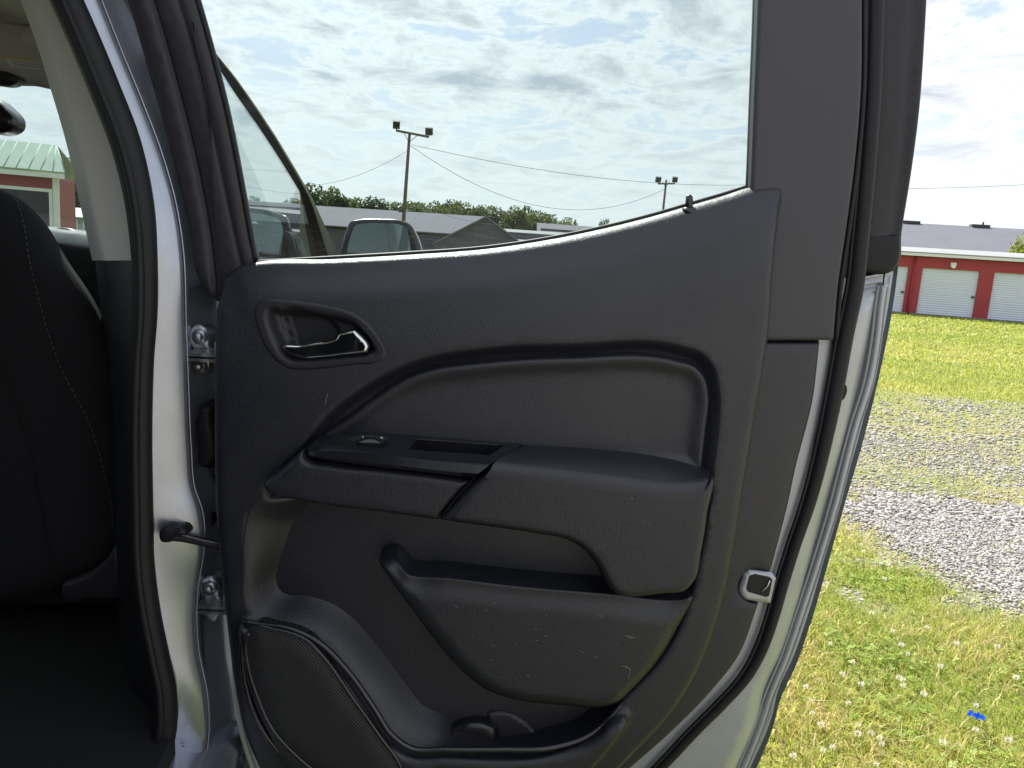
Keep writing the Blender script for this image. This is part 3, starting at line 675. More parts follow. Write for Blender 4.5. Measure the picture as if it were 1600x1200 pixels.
def trunk_mesh(name, h, r, seed):
    rg = random.Random(seed); parts = [tube_v([Vector((0, 0, -0.2)), Vector((0.05*h*rg.uniform(-.4, .4), 0, h*0.4)), Vector((0, 0.03*h, h*0.78))], [r, r*0.7, r*0.25], 8)]
    for k in range(6):
        a = rg.uniform(0, 6.28); z = h*rg.uniform(0.3, 0.6); d = Vector((math.cos(a), math.sin(a), 0.9)); parts.append(tube_v([Vector((0, 0, z)), Vector((0, 0, z))+d*h*0.12, Vector((0, 0, z))+d*h*0.24+EZ*0.1*h], [r*0.4, r*0.25, r*0.08], 6))
    V, F_ = merge(parts); me = bpy.data.meshes.new(name); me.from_pydata([tuple(v) for v in V], [], F_); me.shade_smooth(); return me
CROWNS = [crown_mesh('tree_crown_%s' % k, 9, 10, 20+k, 3800, 0.27, 11, 0.08) for k in range(4)]
TRUNK = trunk_mesh('tree_trunk', 10, 0.28, 3); TRUNK.materials.append(M['bark'])
CR_M = {}
def tree(name, x, y, h, w, k, m, label, group):
    root = empty(name, (x, y, 0)); tag(root, label, 'tree', group)
    key = (k, m)
    if key not in CR_M:
        me = CROWNS[k].copy(); me.materials.append(M[m]); CR_M[key] = me
    c = bpy.data.objects.new('crown', CR_M[key]); t = bpy.data.objects.new('trunk', TRUNK)
    for o in (c, t): COL.objects.link(o); o.parent = root; o.scale = (w/9, w/9, h/10)
    c.rotation_euler.z = (x*7.3+y) % 6.28
    return root
rt = random.Random(5)
for i in range(30):
    px = 505+i*13.2+rt.uniform(-5, 5)
    prof = np.interp(px, [480, 520, 545, 600, 660, 700, 740, 790, 820, 860, 880, 920], [292, 300, 312, 316, 320, 319, 325, 331, 326, 340, 345, 352])
    Y = 132+rt.uniform(-6, 22); t = at_y(px, prof+rt.uniform(-3, 7), Y)
    tree('woodland_tree', t.x, Y, max(t.z, 4)*1.06, rt.uniform(6.5, 10), i % 4, 'leaf' if i % 3 else 'leafd', 'leafy tree in the green woodland row beyond the grey roofs', 'trees of the far woodland row')
for px, py, Y, w in ((488, 291, 95, 8), (520, 300, 98, 7.5)):
    t = at_y(px, py, Y); tree('dark_tree', t.x, Y, t.z*1.04, w, 1, 'leafd', 'taller dark tree at the end of the woodland beside windscreen pillar' if px < 500 else 'dark green tree next to the tallest tree of the woodland', None)
for px, py, Y, w, lab in ((118, 252, 52, 9, 'green tree behind the pale blue shed and red shed'), (60, 262, 58, 9, 'green tree standing behind the roof of the red shed')):
    t = at_y(px, py, Y); tree('shade_tree', t.x, Y, t.z*1.03, w, 2, 'leaf', lab, None)
t = at_y(1612, 366, 48); tree('bright_tree', t.x, 48, t.z*1.03, 4.2, 3, 'leafb', 'bright yellow green tree between the red storage building and warehouse', None)
t = at_y(946, 343, 125); tree('round_tree', t.x, 125, t.z*1.02, 4.5, 0, 'leafd', 'small round tree above the distant dark roof', None)

# ------------------------------------------------------------------ the pickup truck
CX = -1.09                        # centre line of the truck, right of camera
truck = empty('pickup_truck', C(CX, 1.2, 0.0))
tag(truck, 'silver pickup truck with black interior and its rear passenger door wide open', 'pickup truck')
def rows3(name, rows, material, parent, n=40, smooth=True, closed=False):
    """sheet through rows of (px, py, ahead) points"""
    V = []; F_ = []
    for pts in rows:
        P = np.array([tuple(at_f(*p)) if not isinstance(p, Vector) else tuple(p) for p in pts])
        s = np.concatenate([[0], np.cumsum(np.linalg.norm(np.diff(P, axis=0), axis=1))]); s /= s[-1]
        # smooth through the points
        tt = np.linspace(0, 1, n); Q = np.stack([np.interp(tt, s, P[:, k]) for k in range(3)], 1)
        for _ in range(2):
            Q[1:-1] = 0.25*Q[:-2]+0.5*Q[1:-1]+0.25*Q[2:]
        V += [Vector(q) for q in Q]
    m = len(rows)
    for r in range(m if closed else m-1):
        for i in range(n-1): F_.append((r*n+i, r*n+i+1, ((r+1) % m)*n+i+1, ((r+1) % m)*n+i))
    return mk(name, V, F_, material, parent, smooth)

# ---- open rear door: painted shell -------------------------------------------------
shell_out = [(1352, 432, 'c'), (1396, 424, 'c'), (1385, 494), (1360, 610), (1337, 700), (1315, 775), (1294, 850), (1264, 955), (1240, 1025), (1215, 1081), (1207, 1116), (1172, 1200), (1130, 1290), (1060, 1325, 'c'), (700, 1335), (480, 1310), (410, 1240), (375, 1150), (360, 1000), (350, 850), (349, 600), (351, 480, 'c'), (800, 470, 'c')]
def shell_w(P, d):
    w = -0.032+0.028*smooth01((d-0.010)/0.040)
    w -= 0.0035*np.exp(-((d-0.0150)/0.0016)**2)
    w -= 0.0030*np.exp(-((d-0.0060)/0.0012)**2)
    return w
door = hf('rear_door', shell_out, -0.032, shell_w, 0.012, 'silver_in', truck, rings=(0.002, 0.0045, 0.006, 0.0075, 0.010, 0.0132, 0.015, 0.0168, 0.021, 0.027, 0.035, 0.045), back=-0.115, step=7)
skin = [(352, 425, 'c'), (400, 420), (640, 410), (850, 388), (1020, 350), (1085, 330), (1205, 300), (1345, 268), (1390, 262, 'c'), (1388, 424), (1378, 494), (1354, 610), (1331, 700), (1309, 775), (1288, 850), (1258, 955), (1234, 1025), (1209, 1081), (1200, 1116), (1166, 1200), (1124, 1285), (1060, 1320, 'c'), (700, 1330), (480, 1305), (415, 1240), (380, 1150), (365, 1000), (356, 850), (355, 600)]
hf('outer_skin', skin, -0.12, lambda P, d: -0.12-0.03*smooth01(d/0.12), 0.03, 'silver', door, rings=(0.01, 0.03, 0.06), back=-0.09, step=10)
# faint pressed steps and plugs in the lower corner of the shell
hf('drain_plug', [(1054, 1172), (1060, 1166), (1066, 1172), (1060, 1178)], 0.0, lambda P, d: 0.001+0.002*smooth01(d/0.003), 0.004, 'silver_in', door, back=-0.02, step=2)
hf('rubber_plug', [(1320, 600), (1323, 607), (1321, 618), (1316, 625), (1317, 612)], -0.004, lambda P, d: -0.003+0*d, 0.005, 'rubber', door, back=-0.03, step=3)
# sealer bead and folded edge down the outer edge
bead = [(1381, 444), (1377, 470), (1370, 530), (1357, 600), (1338, 660), (1322, 720), (1304, 790), (1283, 860), (1252, 955), (1228, 1025), (1203, 1085), (1192, 1120), (1160, 1200), (1120, 1280)]
pxtube('hem_flange', bead, D+0.028, 0.0062, 'silver_in', door, 8)
pxtube('sealer_bead', [(x-9, y+2) for x, y in bead], D+0.0225, 0.0022, 'sealant', door, 6)
pxtube('sealer_bead', [(x+6, y+4) for x, y in bead], D+0.024, 0.0018, 'sealant', door, 6)
pxtube('sealer_tail', [(1382, 426), (1381, 434), (1380, 446)], D+0.012, 0.0012, 'rubber', door, 5)

# ---- window frame, pillar cover, seals --------------------------------------------
pillar = [(1189, -175, 'c'), (1186, 0), (1180, 150), (1174, 296), (1172, 330, 'c'), (1180, 532, 'c'), (1304, 532, 'c'), (1311, 450), (1324, 360), (1337, 262), (1347, 150), (1349, 0), (1349, -175, 'c')]
hf('pillar_cover', pillar, 0.020, lambda P, d: 0.014+0.006*np.sqrt(1-(1-np.clip(d/0.006, 0, 1))**2), 0.02, 'cover', door, rings=(0.0006, 0.002, 0.004, 0.006), back=-0.01, step=6)
pxtube('pillar_edge_seal', [(1351, -175), (1351, 0), (1349, 150), (1339, 262), (1326, 360), (1313, 450), (1306, 531)], D-0.012, 0.0035, 'rubber', door, 6)
frame_r = [(1374, -175, 'c'), (1374, 0), (1370, 150), (1362, 262), (1352, 364), (1344, 412), (1350, 424), (1362, 428), (1397, 424), (1405, 414), (1411, 364), (1426, 270), (1439, 169), (1447, 56), (1450, 0), (1451, -175, 'c')]
frL = to_xz(curve([(1432, -175), (1430, 0), (1424, 120), (1412, 250), (1398, 360), (1390, 430)], False, 6), -0.03)
def frame_w(P, d):
    q = seg_dist(P, frL, False)
    return -0.036+0.008*np.sqrt(1-(1-np.clip(d/0.008, 0, 1))**2)-0.006*np.exp(-(q/0.006)**2)
fr_o = hf('window_frame', frame_r, -0.03, frame_w, 0.008, 'framepl', door, rings=(0.0006, 0.002, 0.004, 0.008), back=-0.10, step=6)
hf('frame_backing', [(1196, -172, 'c'), (1436, -172, 'c'), (1434, 0), (1424, 165), (1412, 262), (1396, 362), (1388, 405, 'c'), (1330, 440, 'c'), (1196, 440, 'c')], -0.044, lambda P, d: -0.044+0*d, 0.03, 'framepl', door, back=-0.09, step=10)
hf('frame_end_cap', [(1353, 366, 'c'), (1410.5, 366, 'c'), (1404.5, 414), (1397, 423.5), (1362, 427.5), (1350, 423.5), (1344.5, 412)], -0.026, lambda P, d: -0.034+0.009*np.sqrt(1-(1-np.clip(d/0.008, 0, 1))**2), 0.008, 'rubber', door, rings=(0.001, 0.003, 0.006), back=-0.06, step=4)
hf('cap_dimple', [(1363, 399), (1365, 397), (1367, 399), (1365, 401)], -0.0235, lambda P, d: -0.0245+0*d, 0.004, 'dark', door, step=1)
# main weatherstrip round the rear edge of the door
seal_c = [(1368, -175), (1367, 0), (1362, 150), (1354, 262), (1345, 360), (1335, 450), (1318, 532), (1304, 610), (1290, 680), (1275, 745), (1259, 800), (1242, 850), (1225, 905), (1208, 965), (1194, 1006), (1170, 1052), (1130, 1098), (1090, 1138), (1045, 1186), (1010, 1222), (930, 1275), (800, 1300)]
c = curve(seal_c, False, 8); rr = np.interp(c[:, 1], [0, 450, 600, 850, 1000, 1200], [0.0125, 0.0125, 0.0125, 0.0092, 0.0085, 0.0080])
tube('weatherstrip', [at_y(p[0], p[1], D+0.001) for p in c], list(rr), 'rubber', door, 12)
pxtube('weatherstrip_lip', [(x-12, y) for x, y in seal_c], D-0.004, 0.003, 'rubber', door, 6)
# front leg of the frame
legL = [(135, -175, 'c'), (196, 0), (233, 129), (267, 250), (292, 354), (306, 433), (319, 458), (338, 474, 'c')]
legR = [(372, 474, 'c'), (386, 440), (399, 412), (392, 375), (377, 292), (354, 175), (329, 75), (308, 0), (252, -175, 'c')]
lg1 = to_xz(curve([(170, -175), (238, 0), (275, 129), (305, 250), (325, 354), (338, 470)], False, 6), 0.0)
lg2 = to_xz(curve([(215, -175), (278, 0), (305, 90), (335, 220), (358, 330), (378, 420)], False, 6), 0.0)
def leg_w(P, d):
    q1 = seg_dist(P, lg1, False); q2 = seg_dist(P, lg2, False)
    return -0.010+0.012*np.sqrt(1-(1-np.clip(d/0.014, 0, 1))**2)-0.007*np.exp(-(q1/0.0035)**2)-0.003*np.exp(-(q2/0.003)**2)
ex = np.concatenate([lg1+[dx, 0] for dx in (-0.006, -0.003, 0, 0.003, 0.006)]+[lg2+[dx, 0] for dx in (-0.005, -0.0025, 0, 0.0025, 0.005)])
hf('window_frame', legL+legR, 0.0, leg_w, 0.010, 'framepl', door, rings=(0.001, 0.004, 0.008, 0.014), back=-0.018, extra=ex, step=6)
hf('window_frame', [(135, -175, 'c'), (252, -175, 'c'), (1190, -175, 'c'), (1451, -175, 'c'), (1440, -260), (1380, -275), (400, -275), (150, -240)], 0.0, lambda P, d: -0.004+0.01*smooth01(d/0.012), 0.03, 'framepl', door, rings=(0.004, 0.012), back=-0.06, step=20)
pxtube('glass_run', [(254, -175), (309, 0), (330, 75), (355, 175), (378, 292), (393, 375), (399, 408)], D+0.004, 0.0035, 'rubber', door, 6)
pxtube('glass_run', [(1187, -175), (1183, 0), (1177, 150), (1171, 285), (1170, 298)], D+0.003, 0.0048, 'rubber', door, 8)
win = [(250, -180, 'c'), (306, 0), (327, 75), (352, 175), (375, 292), (390, 375), (398, 425, 'c'), (640, 412), (850, 392), (1020, 355), (1085, 335), (1174, 312, 'c'), (1176, 296), (1182, 150), (1185, 0), (1192, -180, 'c')]
g = hf('window_glass', win, -0.012, lambda P, d: -0.012+0*d, 0.02, 'glass', door, back=-0.016, step=10)
sill = to_xz(curve([(398, 412), (640, 400), (850, 377), (1020, 340), (1085, 320), (1174, 294)], False, 6), -0.012)
off = np.array(truck.location); co = np.array([tuple(v.co) for v in g.data.vertices])+off
dd = seg_dist(co[:, [0, 2]], sill, False)
a = g.data.attributes.new('dust', 'FLOAT', 'POINT'); a.data.foreach_set('value', (0.11*np.exp(-dd/0.03)+0.004).tolist())

# ---- trim panel --------------------------------------------------------------------
flange = [(352, 470, 'c'), (346, 560), (344, 700), (345, 800), (349, 917), (360, 1000), (370, 1100), (382, 1150), (395, 1183), (425, 1230), (520, 1290), (700, 1305), (850, 1295), (930, 1248), (992, 1197), (1055, 1141), (1111, 1084), (1158, 1022), (1180, 964), (1187, 943, 'c'), (1166, 937), (1157, 926), (1163, 900), (1174, 892), (1205, 896, 'c'), (1235, 780), (1244, 737), (1272, 625), (1283, 533, 'c'), (1182, 533, 'c'), (1150, 470, 'c')]
hf('trim_flange', flange, 0.012, lambda P, d: 0.004+0.009*np.sqrt(1-(1-np.clip(d/0.007, 0, 1))**2), 0.02, 'grain', door, rings=(0.0006, 0.002, 0.004, 0.007), back=-0.01, step=6)
fx = lambda pts, w=0.045, cl=True: to_xz(curve(pts, cl, 5), w)
main_out = [(352, 520), (354, 455), (362, 428), (378, 415), (400, 410), (520, 405), (640, 398), (760, 389), (850, 376), (940, 358), (1020, 338), (1085, 319), (1130, 306), (1170, 293), (1203, 288), (1211, 294), (1206, 345), (1198, 400), (1187, 531), (1172, 625), (1150, 760), (1131, 875), (1117, 935), (1099, 990), (1055, 1075), (992, 1147), (936, 1200), (860, 1245), (700, 1268), (560, 1264), (470, 1228), (425, 1185), (398, 1125), (382, 1060), (372, 985), (362, 900), (353, 800), (350, 700), (350, 600)]
topline = fx([(362, 428), (378, 415), (400, 410), (520, 405), (640, 398), (760, 389), (850, 376), (940, 358), (1020, 338), (1085, 319), (1130, 306), (1170, 293), (1203, 288)], 0.0, False)
IR = fx([(413, 770), (425, 745), (473, 693), (513, 643), (573, 597), (623, 570), (673, 553), (737, 543), (790, 537), (887, 534), (1060, 536), (1097, 549), (1118, 575), (1124, 605), (1117, 725), (1108, 800), (1085, 860, 'c'), (700, 800), (480, 790)])
MO = fx([(388, 790), (384, 885), (385, 940), (393, 962), (405, 972), (458, 981), (500, 1003), (542, 1045), (584, 1104), (612, 1147), (640, 1166), (700, 1168), (867, 1163), (914, 1148), (946, 1124), (968, 1098), (994, 1072), (1028, 1036), (1058, 988), (1079, 932), (1092, 880), (1106, 800), (1110, 750), (1050, 745, 'c'), (700, 745), (420, 765)])
MI = fx([(500, 800), (455, 860), (440, 932), (475, 934), (517, 944), (556, 968), (598, 1007), (640, 1052), (668, 1087), (700, 1118), (722, 1148), (862, 1148), (902, 1134), (934, 1104), (985, 1052), (1018, 1016), (1047, 970), (1066, 920), (1078, 860), (1090, 790), (1040, 760, 'c'), (700, 765), (530, 775)])
POD = fx([(382, 965), (405, 974), (458, 982), (500, 1003), (542, 1045), (584, 1104), (612, 1147), (640, 1167), (700, 1169), (867, 1164), (914, 1149), (950, 1122), (975, 1115), (930, 1200), (700, 1262), (470, 1222), (405, 1120), (378, 1040)], 0.06)
VL = fx([(536, 770), (548, 800), (600, 868), (640, 925), (690, 1000), (760, 1075), (880, 1110)], 0.01, False)
def main_w(P, d):
    dt = seg_dist(P, topline, False)
    circ = lambda t: np.sqrt(1-(1-np.clip(t, 0, 1))**2)
    ra = 0.008+0.006*smooth01((P[:, 0]+0.30)/0.40)                                 # the shelf under the glass widens to the rear
    w = 0.003+0.022*circ(dt/ra)+0.022*smooth01((dt-0.004)/0.052)
    e = 0.020*(1-np.sqrt(1-(1-np.clip(d/0.016, 0, 1))**2)); w = w-np.where(dt > 0.03, e, e*np.clip(dt/0.03, 0, 1))
    w = w+0.006*smooth01((dt-0.02)/0.10)-0.010*smooth01((P[:, 1]-1.30)/0.15)*smooth01((dt-0.03)/0.05)
    s = np.where(inside(P, IR), seg_dist(P, IR), 0); w = w-0.021*smooth01(s/0.020)
    pi = inside(P, POD); w = w+0.022*smooth01(np.where(pi, seg_dist(P, POD), 0)/0.012)
    mo, mi = inside(P, MO), inside(P, MI); do, di = seg_dist(P, MO), seg_dist(P, MI)
    t = np.where(mi, 1.0, np.where(mo, do/(do+di+1e-9), 0.0))
    low = 0.006-0.014*smooth01((1.30-0.50-P[:, 1])/0.15)
    below = smooth01((0.66-P[:, 1])/0.06)
    tgt = low; start = w
    w = start+(tgt-start)*smooth01(t)*np.where(mo, 1, 0)
    # valley behind the pull cup
    q = seg_dist(P, VL, False); w = w-0.010*np.exp(-(q/0.012)**2)*np.where(mi, 1.0, smooth01(t))
    return w
rings_pts = []
for poly, ds in ((IR, (-0.001, 0.003, 0.007, 0.012, 0.018, 0.024)), (MO, (-0.001, 0.003, 0.008, 0.014)), (POD, (0.001, 0.004, 0.008, 0.013))):
    for q in ds:
        rings_pts.append(offset(poly, q) if q > 0 else poly)
feat = np.concatenate(rings_pts)
bez = [(412, 469), (445, 468), (484, 472), (526, 479), (555, 489), (575, 503), (596, 529), (605, 547), (602, 560), (590, 567), (559, 570), (510, 576), (471, 578), (450, 576), (433, 565), (417, 546), (403, 515), (398, 492), (401, 476)]
def shrink(pts, k):
    c = np.mean([p[:2] for p in pts], axis=0); return [tuple(c+(np.array(p[:2])-c)*k) for p in pts]
panel = hf('trim_panel', main_out, 0.003, main_w, 0.0085, 'grain', door, rings=(0.0006, 0.002, 0.0045, 0.008, 0.012, 0.017, 0.024), back=-0.008, holes=[shrink(bez, 0.97)], hole_w=0.047, extra=feat, step=6)
pxtube('glass_wiper', [(399, 411), (520, 404), (640, 397), (760, 388), (850, 375), (940, 357), (1020, 337), (1085, 318), (1130, 305), (1172, 292)], D+0.003, 0.0042, 'rubber', door, 8)
# thin seam line of the lower moulding
def on_panel(pts, step=4, lift=0.0006):
    c = curve(pts, False, step); P = to_xz(c, 0.04)
    return [Vector((p[0], D-w-lift, p[1])) for p, w in zip(P, main_w(P, np.full(len(P), 0.05)))]
tube('panel_seam', on_panel([(405, 775), (392, 805), (386, 840), (384, 885), (385, 937), (392, 958)]), 0.0007, 'dark', door, 5)

# cushion insert above the armrest
ins = [(494, 692, 'c'), (503, 678), (540, 650), (590, 613), (640, 583), (690, 568), (737, 562), (800, 556), (887, 552), (1052, 556), (1086, 567), (1103, 588), (1108, 612), (1103, 670), (1096, 735, 'c'), (900, 742, 'c'), (600, 742, 'c')]
def ins_w(P, d):
    t = np.clip(d/0.009, 0, 1); w = 0.024+0.021*np.sqrt(1-(1-t)**2); return w-0.008*smooth01((d-0.007)/0.024)
hf('door_insert', ins, 0.026, ins_w, 0.0095, 'grain', door, rings=(0.0004, 0.0013, 0.0028, 0.005, 0.0075, 0.010, 0.014, 0.019, 0.025), back=0.012, step=5)

# inside handle: bezel, pocket plate and chrome lever
inner = [(418, 483), (445, 483), (484, 485), (526, 491), (550, 497), (570, 513), (588, 540), (589, 552), (575, 557), (540, 560), (505, 564), (470, 566), (447, 562), (430, 539), (419, 513), (415, 492)]
INN = fx(inner, 0.05); POC = fx([(440, 491), (505, 493), (517, 503), (528, 517), (520, 540), (460, 552), (447, 520)], 0.04)
def bez_w(P, d):
    w = 0.0475+0.006*np.sqrt(1-(1-np.clip(d/0.004, 0, 1))**2)
    s = np.where(inside(P, INN), seg_dist(P, INN), 0); w = w-0.022*smooth01(s/0.012)
    s2 = np.where(inside(P, POC), seg_dist(P, POC), 0); return w-0.014*smooth01(s2/0.004)
hf('handle_bezel', bez, 0.050, bez_w, 0.004, 'satin', door, rings=(0.0003, 0.001, 0.0022, 0.004, 0.006), back=0.02, step=4)
lev = [(441, 543), (470, 538), (497, 533.7), (515, 531), (525, 527), (530, 519, 'c'), (556, 514.5, 'c'), (561, 519), (577.5, 545), (574, 551, 'c'), (542, 554.5), (503, 559.5), (477, 561), (458, 557), (446, 550)]
hf('door_handle', lev, 0.056, lambda P, d: 0.050+0.009*np.sqrt(1-(1-np.clip(d/0.004, 0, 1))**2)+0.006*smooth01((P[:, 0]+0.27)/0.06), 0.003, 'chrome', door, rings=(0.0003, 0.0009, 0.0018, 0.003, 0.004), back=0.035, step=3)
# lock knob
def knob():
    b = at_y(1077, 325, D-0.014); t = at_y(1077, 307, D-0.014)
    tube('lock_knob', [b-EZ*0.01, b.lerp(t, 0.6), t, t+EZ*0.0025], [0.0052, 0.0052, 0.0046, 0.002], 'smooth', door, 12)
    tube('knob_collar', [b-EZ*0.008, b-EZ*0.001, b+EZ*0.0005], [0.011, 0.0095, 0.006], 'smooth', door, 14)
knob()

# armrest: pull cup, switch panel and padded rest
def slab(name, outline, w0, w1, r, m, back, spacing=0.01, step=4): 
    return hf(name, outline, w0, pillow(w0, w1, r), spacing, m, door, rings=RG(r), back=back, step=step)
cup = [(414, 757), (440, 731), (474, 701, 'c'), (484, 713), (517, 720), (607, 729), (713, 742), (739, 747, 'c'), (712, 778), (686, 810, 'c'), (607, 799), (523, 789), (463, 779), (423, 769)]
slab('pull_cup', cup, 0.072, 0.088, 0.010, 'grain', 0.0)
rowsS = [([(478, 694), (492, 682), (512, 679), (560, 675), (640, 677), (700, 683), (822, 692)], D-0.030),
         ([(479, 695.5), (493, 684), (516, 681.5), (565, 679), (642, 685.5), (705, 689), (812, 697)], D-0.052),
         ([(481, 700), (497, 694), (528, 694), (575, 696), (648, 703), (705, 708), (784, 714)], D-0.078),
         ([(481, 702), (500, 698), (535, 699), (580, 703), (645, 711), (705, 717), (770, 722)], lambda t: D-0.088-0.010*t),
         ([(482, 706), (505, 704), (535, 705), (585, 709), (645, 716), (705, 723), (763, 728)], lambda t: D-0.094-0.010*t),
         ([(483, 711), (508, 715), (540, 718), (607, 726), (660, 732), (713, 738), (747, 740)], lambda t: D-0.096-0.010*t),
         ([(484, 714), (508, 719), (540, 723), (607, 731), (660, 737), (713, 743), (743, 747)], lambda t: D-0.086-0.010*t)]
swp = strip('switch_panel', rowsS, 'smooth', door, 120)
bm = bmesh.new(); bm.from_mesh(swp.data); bm.faces.ensure_lookup_table()
lo_x, hi_x = at_y(645, 694, D-0.065).x-truck.location.x, at_y(777, 705, D-0.065).x-truck.location.x
kill = [f for f in bm.faces if 119 <= f.index < 238 and lo_x < f.calc_center_median().x < hi_x]
bd = set(); 
for f in kill:
    for e in f.edges: bd.add(e)
rim = [e for e in bd if len([f for f in e.link_faces if f in kill]) == 1]
rv = {}; 
bmesh.ops.delete(bm, geom=kill, context='FACES_ONLY')
ext = bmesh.ops.extrude_edge_only(bm, edges=[e for e in rim if e.is_valid])
nv = [g_ for g_ in ext['geom'] if isinstance(g_, bmesh.types.BMVert)]
for v_ in nv: v_.co.z -= 0.017; v_.co.y += 0.002
bmesh.ops.contextual_create(bm, geom=[g_ for g_ in ext['geom'] if isinstance(g_, bmesh.types.BMEdge)])
bm.to_mesh(swp.data); bm.free(); sharp(swp, 38)
pxtube('recess_rim', [(643, 686), (700, 689.5), (780, 695.5)], D-0.0535, 0.0007, 'smooth', door, 6)
strip('switch_bezel', [([(545, 684), (575, 679), (606, 683)], D-0.0605), ([(545, 688.5), (575, 690), (606, 688)], D-0.0685)], 'dark', door, 14)
strip('window_switch', [([(556, 687), (578, 682), (601, 688)], D-0.068), ([(556, 689), (578, 686), (601, 691)], D-0.076), ([(556, 691), (578, 692), (600, 693)], D-0.079)], 'smooth', door, 14)
pxtube('switch_icon', [(594, 683.5), (597, 684), (598, 685)], D-0.0705, 0.0011, 'icon', door, 6)
pxtube('switch_icon', [(566, 681), (568, 685)], D-0.070, 0.0007, 'icon', door, 6)
pad = [(744, 746, 'c'), (770, 724, 'c'), (850, 733), (962, 746), (1067, 757), (1096, 753), (1107, 744), (1104, 800), (1095, 856), (1083, 905), (1068, 920), (1037, 924), (952, 917), (944, 905), (925, 871), (902, 849), (880, 839), (842, 832), (775, 822), (688, 810, 'c')]
slab('armrest_pad', pad, 0.088, 0.106, 0.012, 'grain', 0.0, 0.01)
strip('armrest_top', [([(819, 692), (925, 698), (1026, 709), (1075, 720), (1106, 733)], D-0.026),
                      ([(806, 702), (920, 708), (1024, 720), (1076, 729), (1108, 736)], lambda t: D-0.060),
                      ([(786, 713), (900, 722), (1015, 735), (1080, 741), (1110, 739)], lambda t: D-0.085+0.006*t),
                      ([(774, 721), (852, 729), (964, 742), (1069, 752), (1097, 748), (1109, 741)], D-0.097),
                      ([(769, 728), (850, 737), (962, 750), (1067, 761), (1097, 757), (1107.5, 750)], D-0.1045),
                      ([(766, 735), (848, 745), (960, 758), (1064, 769), (1092, 767), (1102, 762)], D-0.1066),
                      ([(757, 746), (846, 758), (958, 772), (1060, 784), (1088, 783), (1098, 780)], D-0.1064)], 'grain', door, 60)
pxtube('armrest_seam', [(688, 810), (712, 779), (742, 746)], D-0.089, 0.0009, 'dark', door, 6)
# map pocket
mp = [(592, 872), (599, 864), (617, 863), (640, 884), (700, 890), (812, 903), (947, 914), (1062, 923), (1075, 920), (1076, 934), (1057, 984), (1026, 1034), (994, 1069), (969, 1092), (955, 1098), (867, 1098), (805, 1091), (758, 1075), (711, 1037), (682, 1004), (640, 948), (606, 899)]
lip = fx([(640, 884), (700, 890), (812, 903), (947, 914), (1068, 922)], 0.07, False)
def mp_w(P, d):
    dl = seg_dist(P, lip, False); 
    t = np.clip(d/0.034, 0, 1); w = 0.030+0.050*np.sqrt(1-(1-t)**2)
    up = np.clip(dl/0.016, 0, 1); w2 = 0.062+0.020*np.sqrt(1-(1-up)**2)
    nearlip = np.exp(-(dl/0.03)**2)*smooth01((P[:, 0]+0.175)/0.05)
    return w*(1-nearlip)+w2*nearlip
hf('map_pocket', mp, 0.045, mp_w, 0.008, 'grain', door, rings=(0.0005, 0.0015, 0.003, 0.006, 0.010, 0.015, 0.022, 0.030), back=0.0, step=4)
hf('cup_holder', [(693, 1166), (700, 1146), (718, 1134), (740, 1129), (762, 1131), (774, 1140), (776, 1166, 'c')], 0.03, lambda P, d: 0.020+0.012*smooth01(d/0.004), 0.006, 'smooth', door, rings=(0.001, 0.003), back=-0.01, step=4)
hf('bin_step', [(757, 1117), (805, 1112), (822, 1123), (842, 1141), (876, 1148), (868, 1164, 'c'), (776, 1166, 'c'), (770, 1140)], 0.015, lambda P, d: 0.004+0.014*smooth01(d/0.006), 0.006, 'grain', door, rings=(0.001, 0.003, 0.006), back=-0.02, step=4)
# loudspeaker grille with a raised rim
gr = [(389, 988), (395, 981), (430, 984), (479, 1000), (507, 1028), (549, 1088), (591, 1147), (628, 1206), (630, 1235), (560, 1235), (482, 1197), (458, 1176), (430, 1145), (402, 1088), (388, 1042), (385, 1000)]
hf('speaker_grille', gr, 0.078, lambda P, d: 0.078+0.004*smooth01(d/0.02), 0.015, 'grille', door, rings=(0.004, 0.01, 0.02), back=0.05, step=6)
cg = curve(gr, True, 6); tube('grille_rim', [at_y(p[0], p[1], D-0.079) for p in np.concatenate([cg, cg[:1]])], 0.0026, 'smooth', door, 8)
pxtube('speaker_surround', [(381, 972), (405, 976), (458, 984), (500, 1005), (542, 1047), (584, 1106), (612, 1148), (640, 1168), (700, 1171), (780, 1171), (867, 1167), (918, 1150), (950, 1124), (972, 1098)], lambda t: D-0.072+0.024*max(0, t-0.78)/0.22, 0.0045, 'smooth', door, 8)
pxtube('speaker_surround', [(378, 985), (381, 1050), (396, 1110), (428, 1165), (470, 1205), (520, 1230)], D-0.060, 0.0045, 'smooth', door, 8)
# latch opening in the flange
hf('latch_rim', [(1158, 930), (1163, 899, 'c'), (1172, 892, 'c'), (1207, 896, 'c'), (1214, 905, 'c'), (1205, 944, 'c'), (1190, 943, 'c'), (1165, 938, 'c')], 0.0145, lambda P, d: 0.0105+0.004*smooth01(d/0.003), 0.005, 'silver_in', door, rings=(0.001, 0.003), back=-0.01, step=3)
hf('latch', [(1171, 900, 'c'), (1180, 897, 'c'), (1203, 902, 'c'), (1207, 906, 'c'), (1202, 931, 'c'), (1197, 933, 'c'), (1169, 925, 'c'), (1166, 920, 'c')], 0.0155, lambda P, d: 0.0152+0*d, 0.004, 'dark', door, rings=(0.001,), back=0.0, step=3)
pxtube('latch_claw', [(1190, 924), (1199, 916), (1203, 907)], D-0.0165, 0.0012, 'zinc', door, 6)
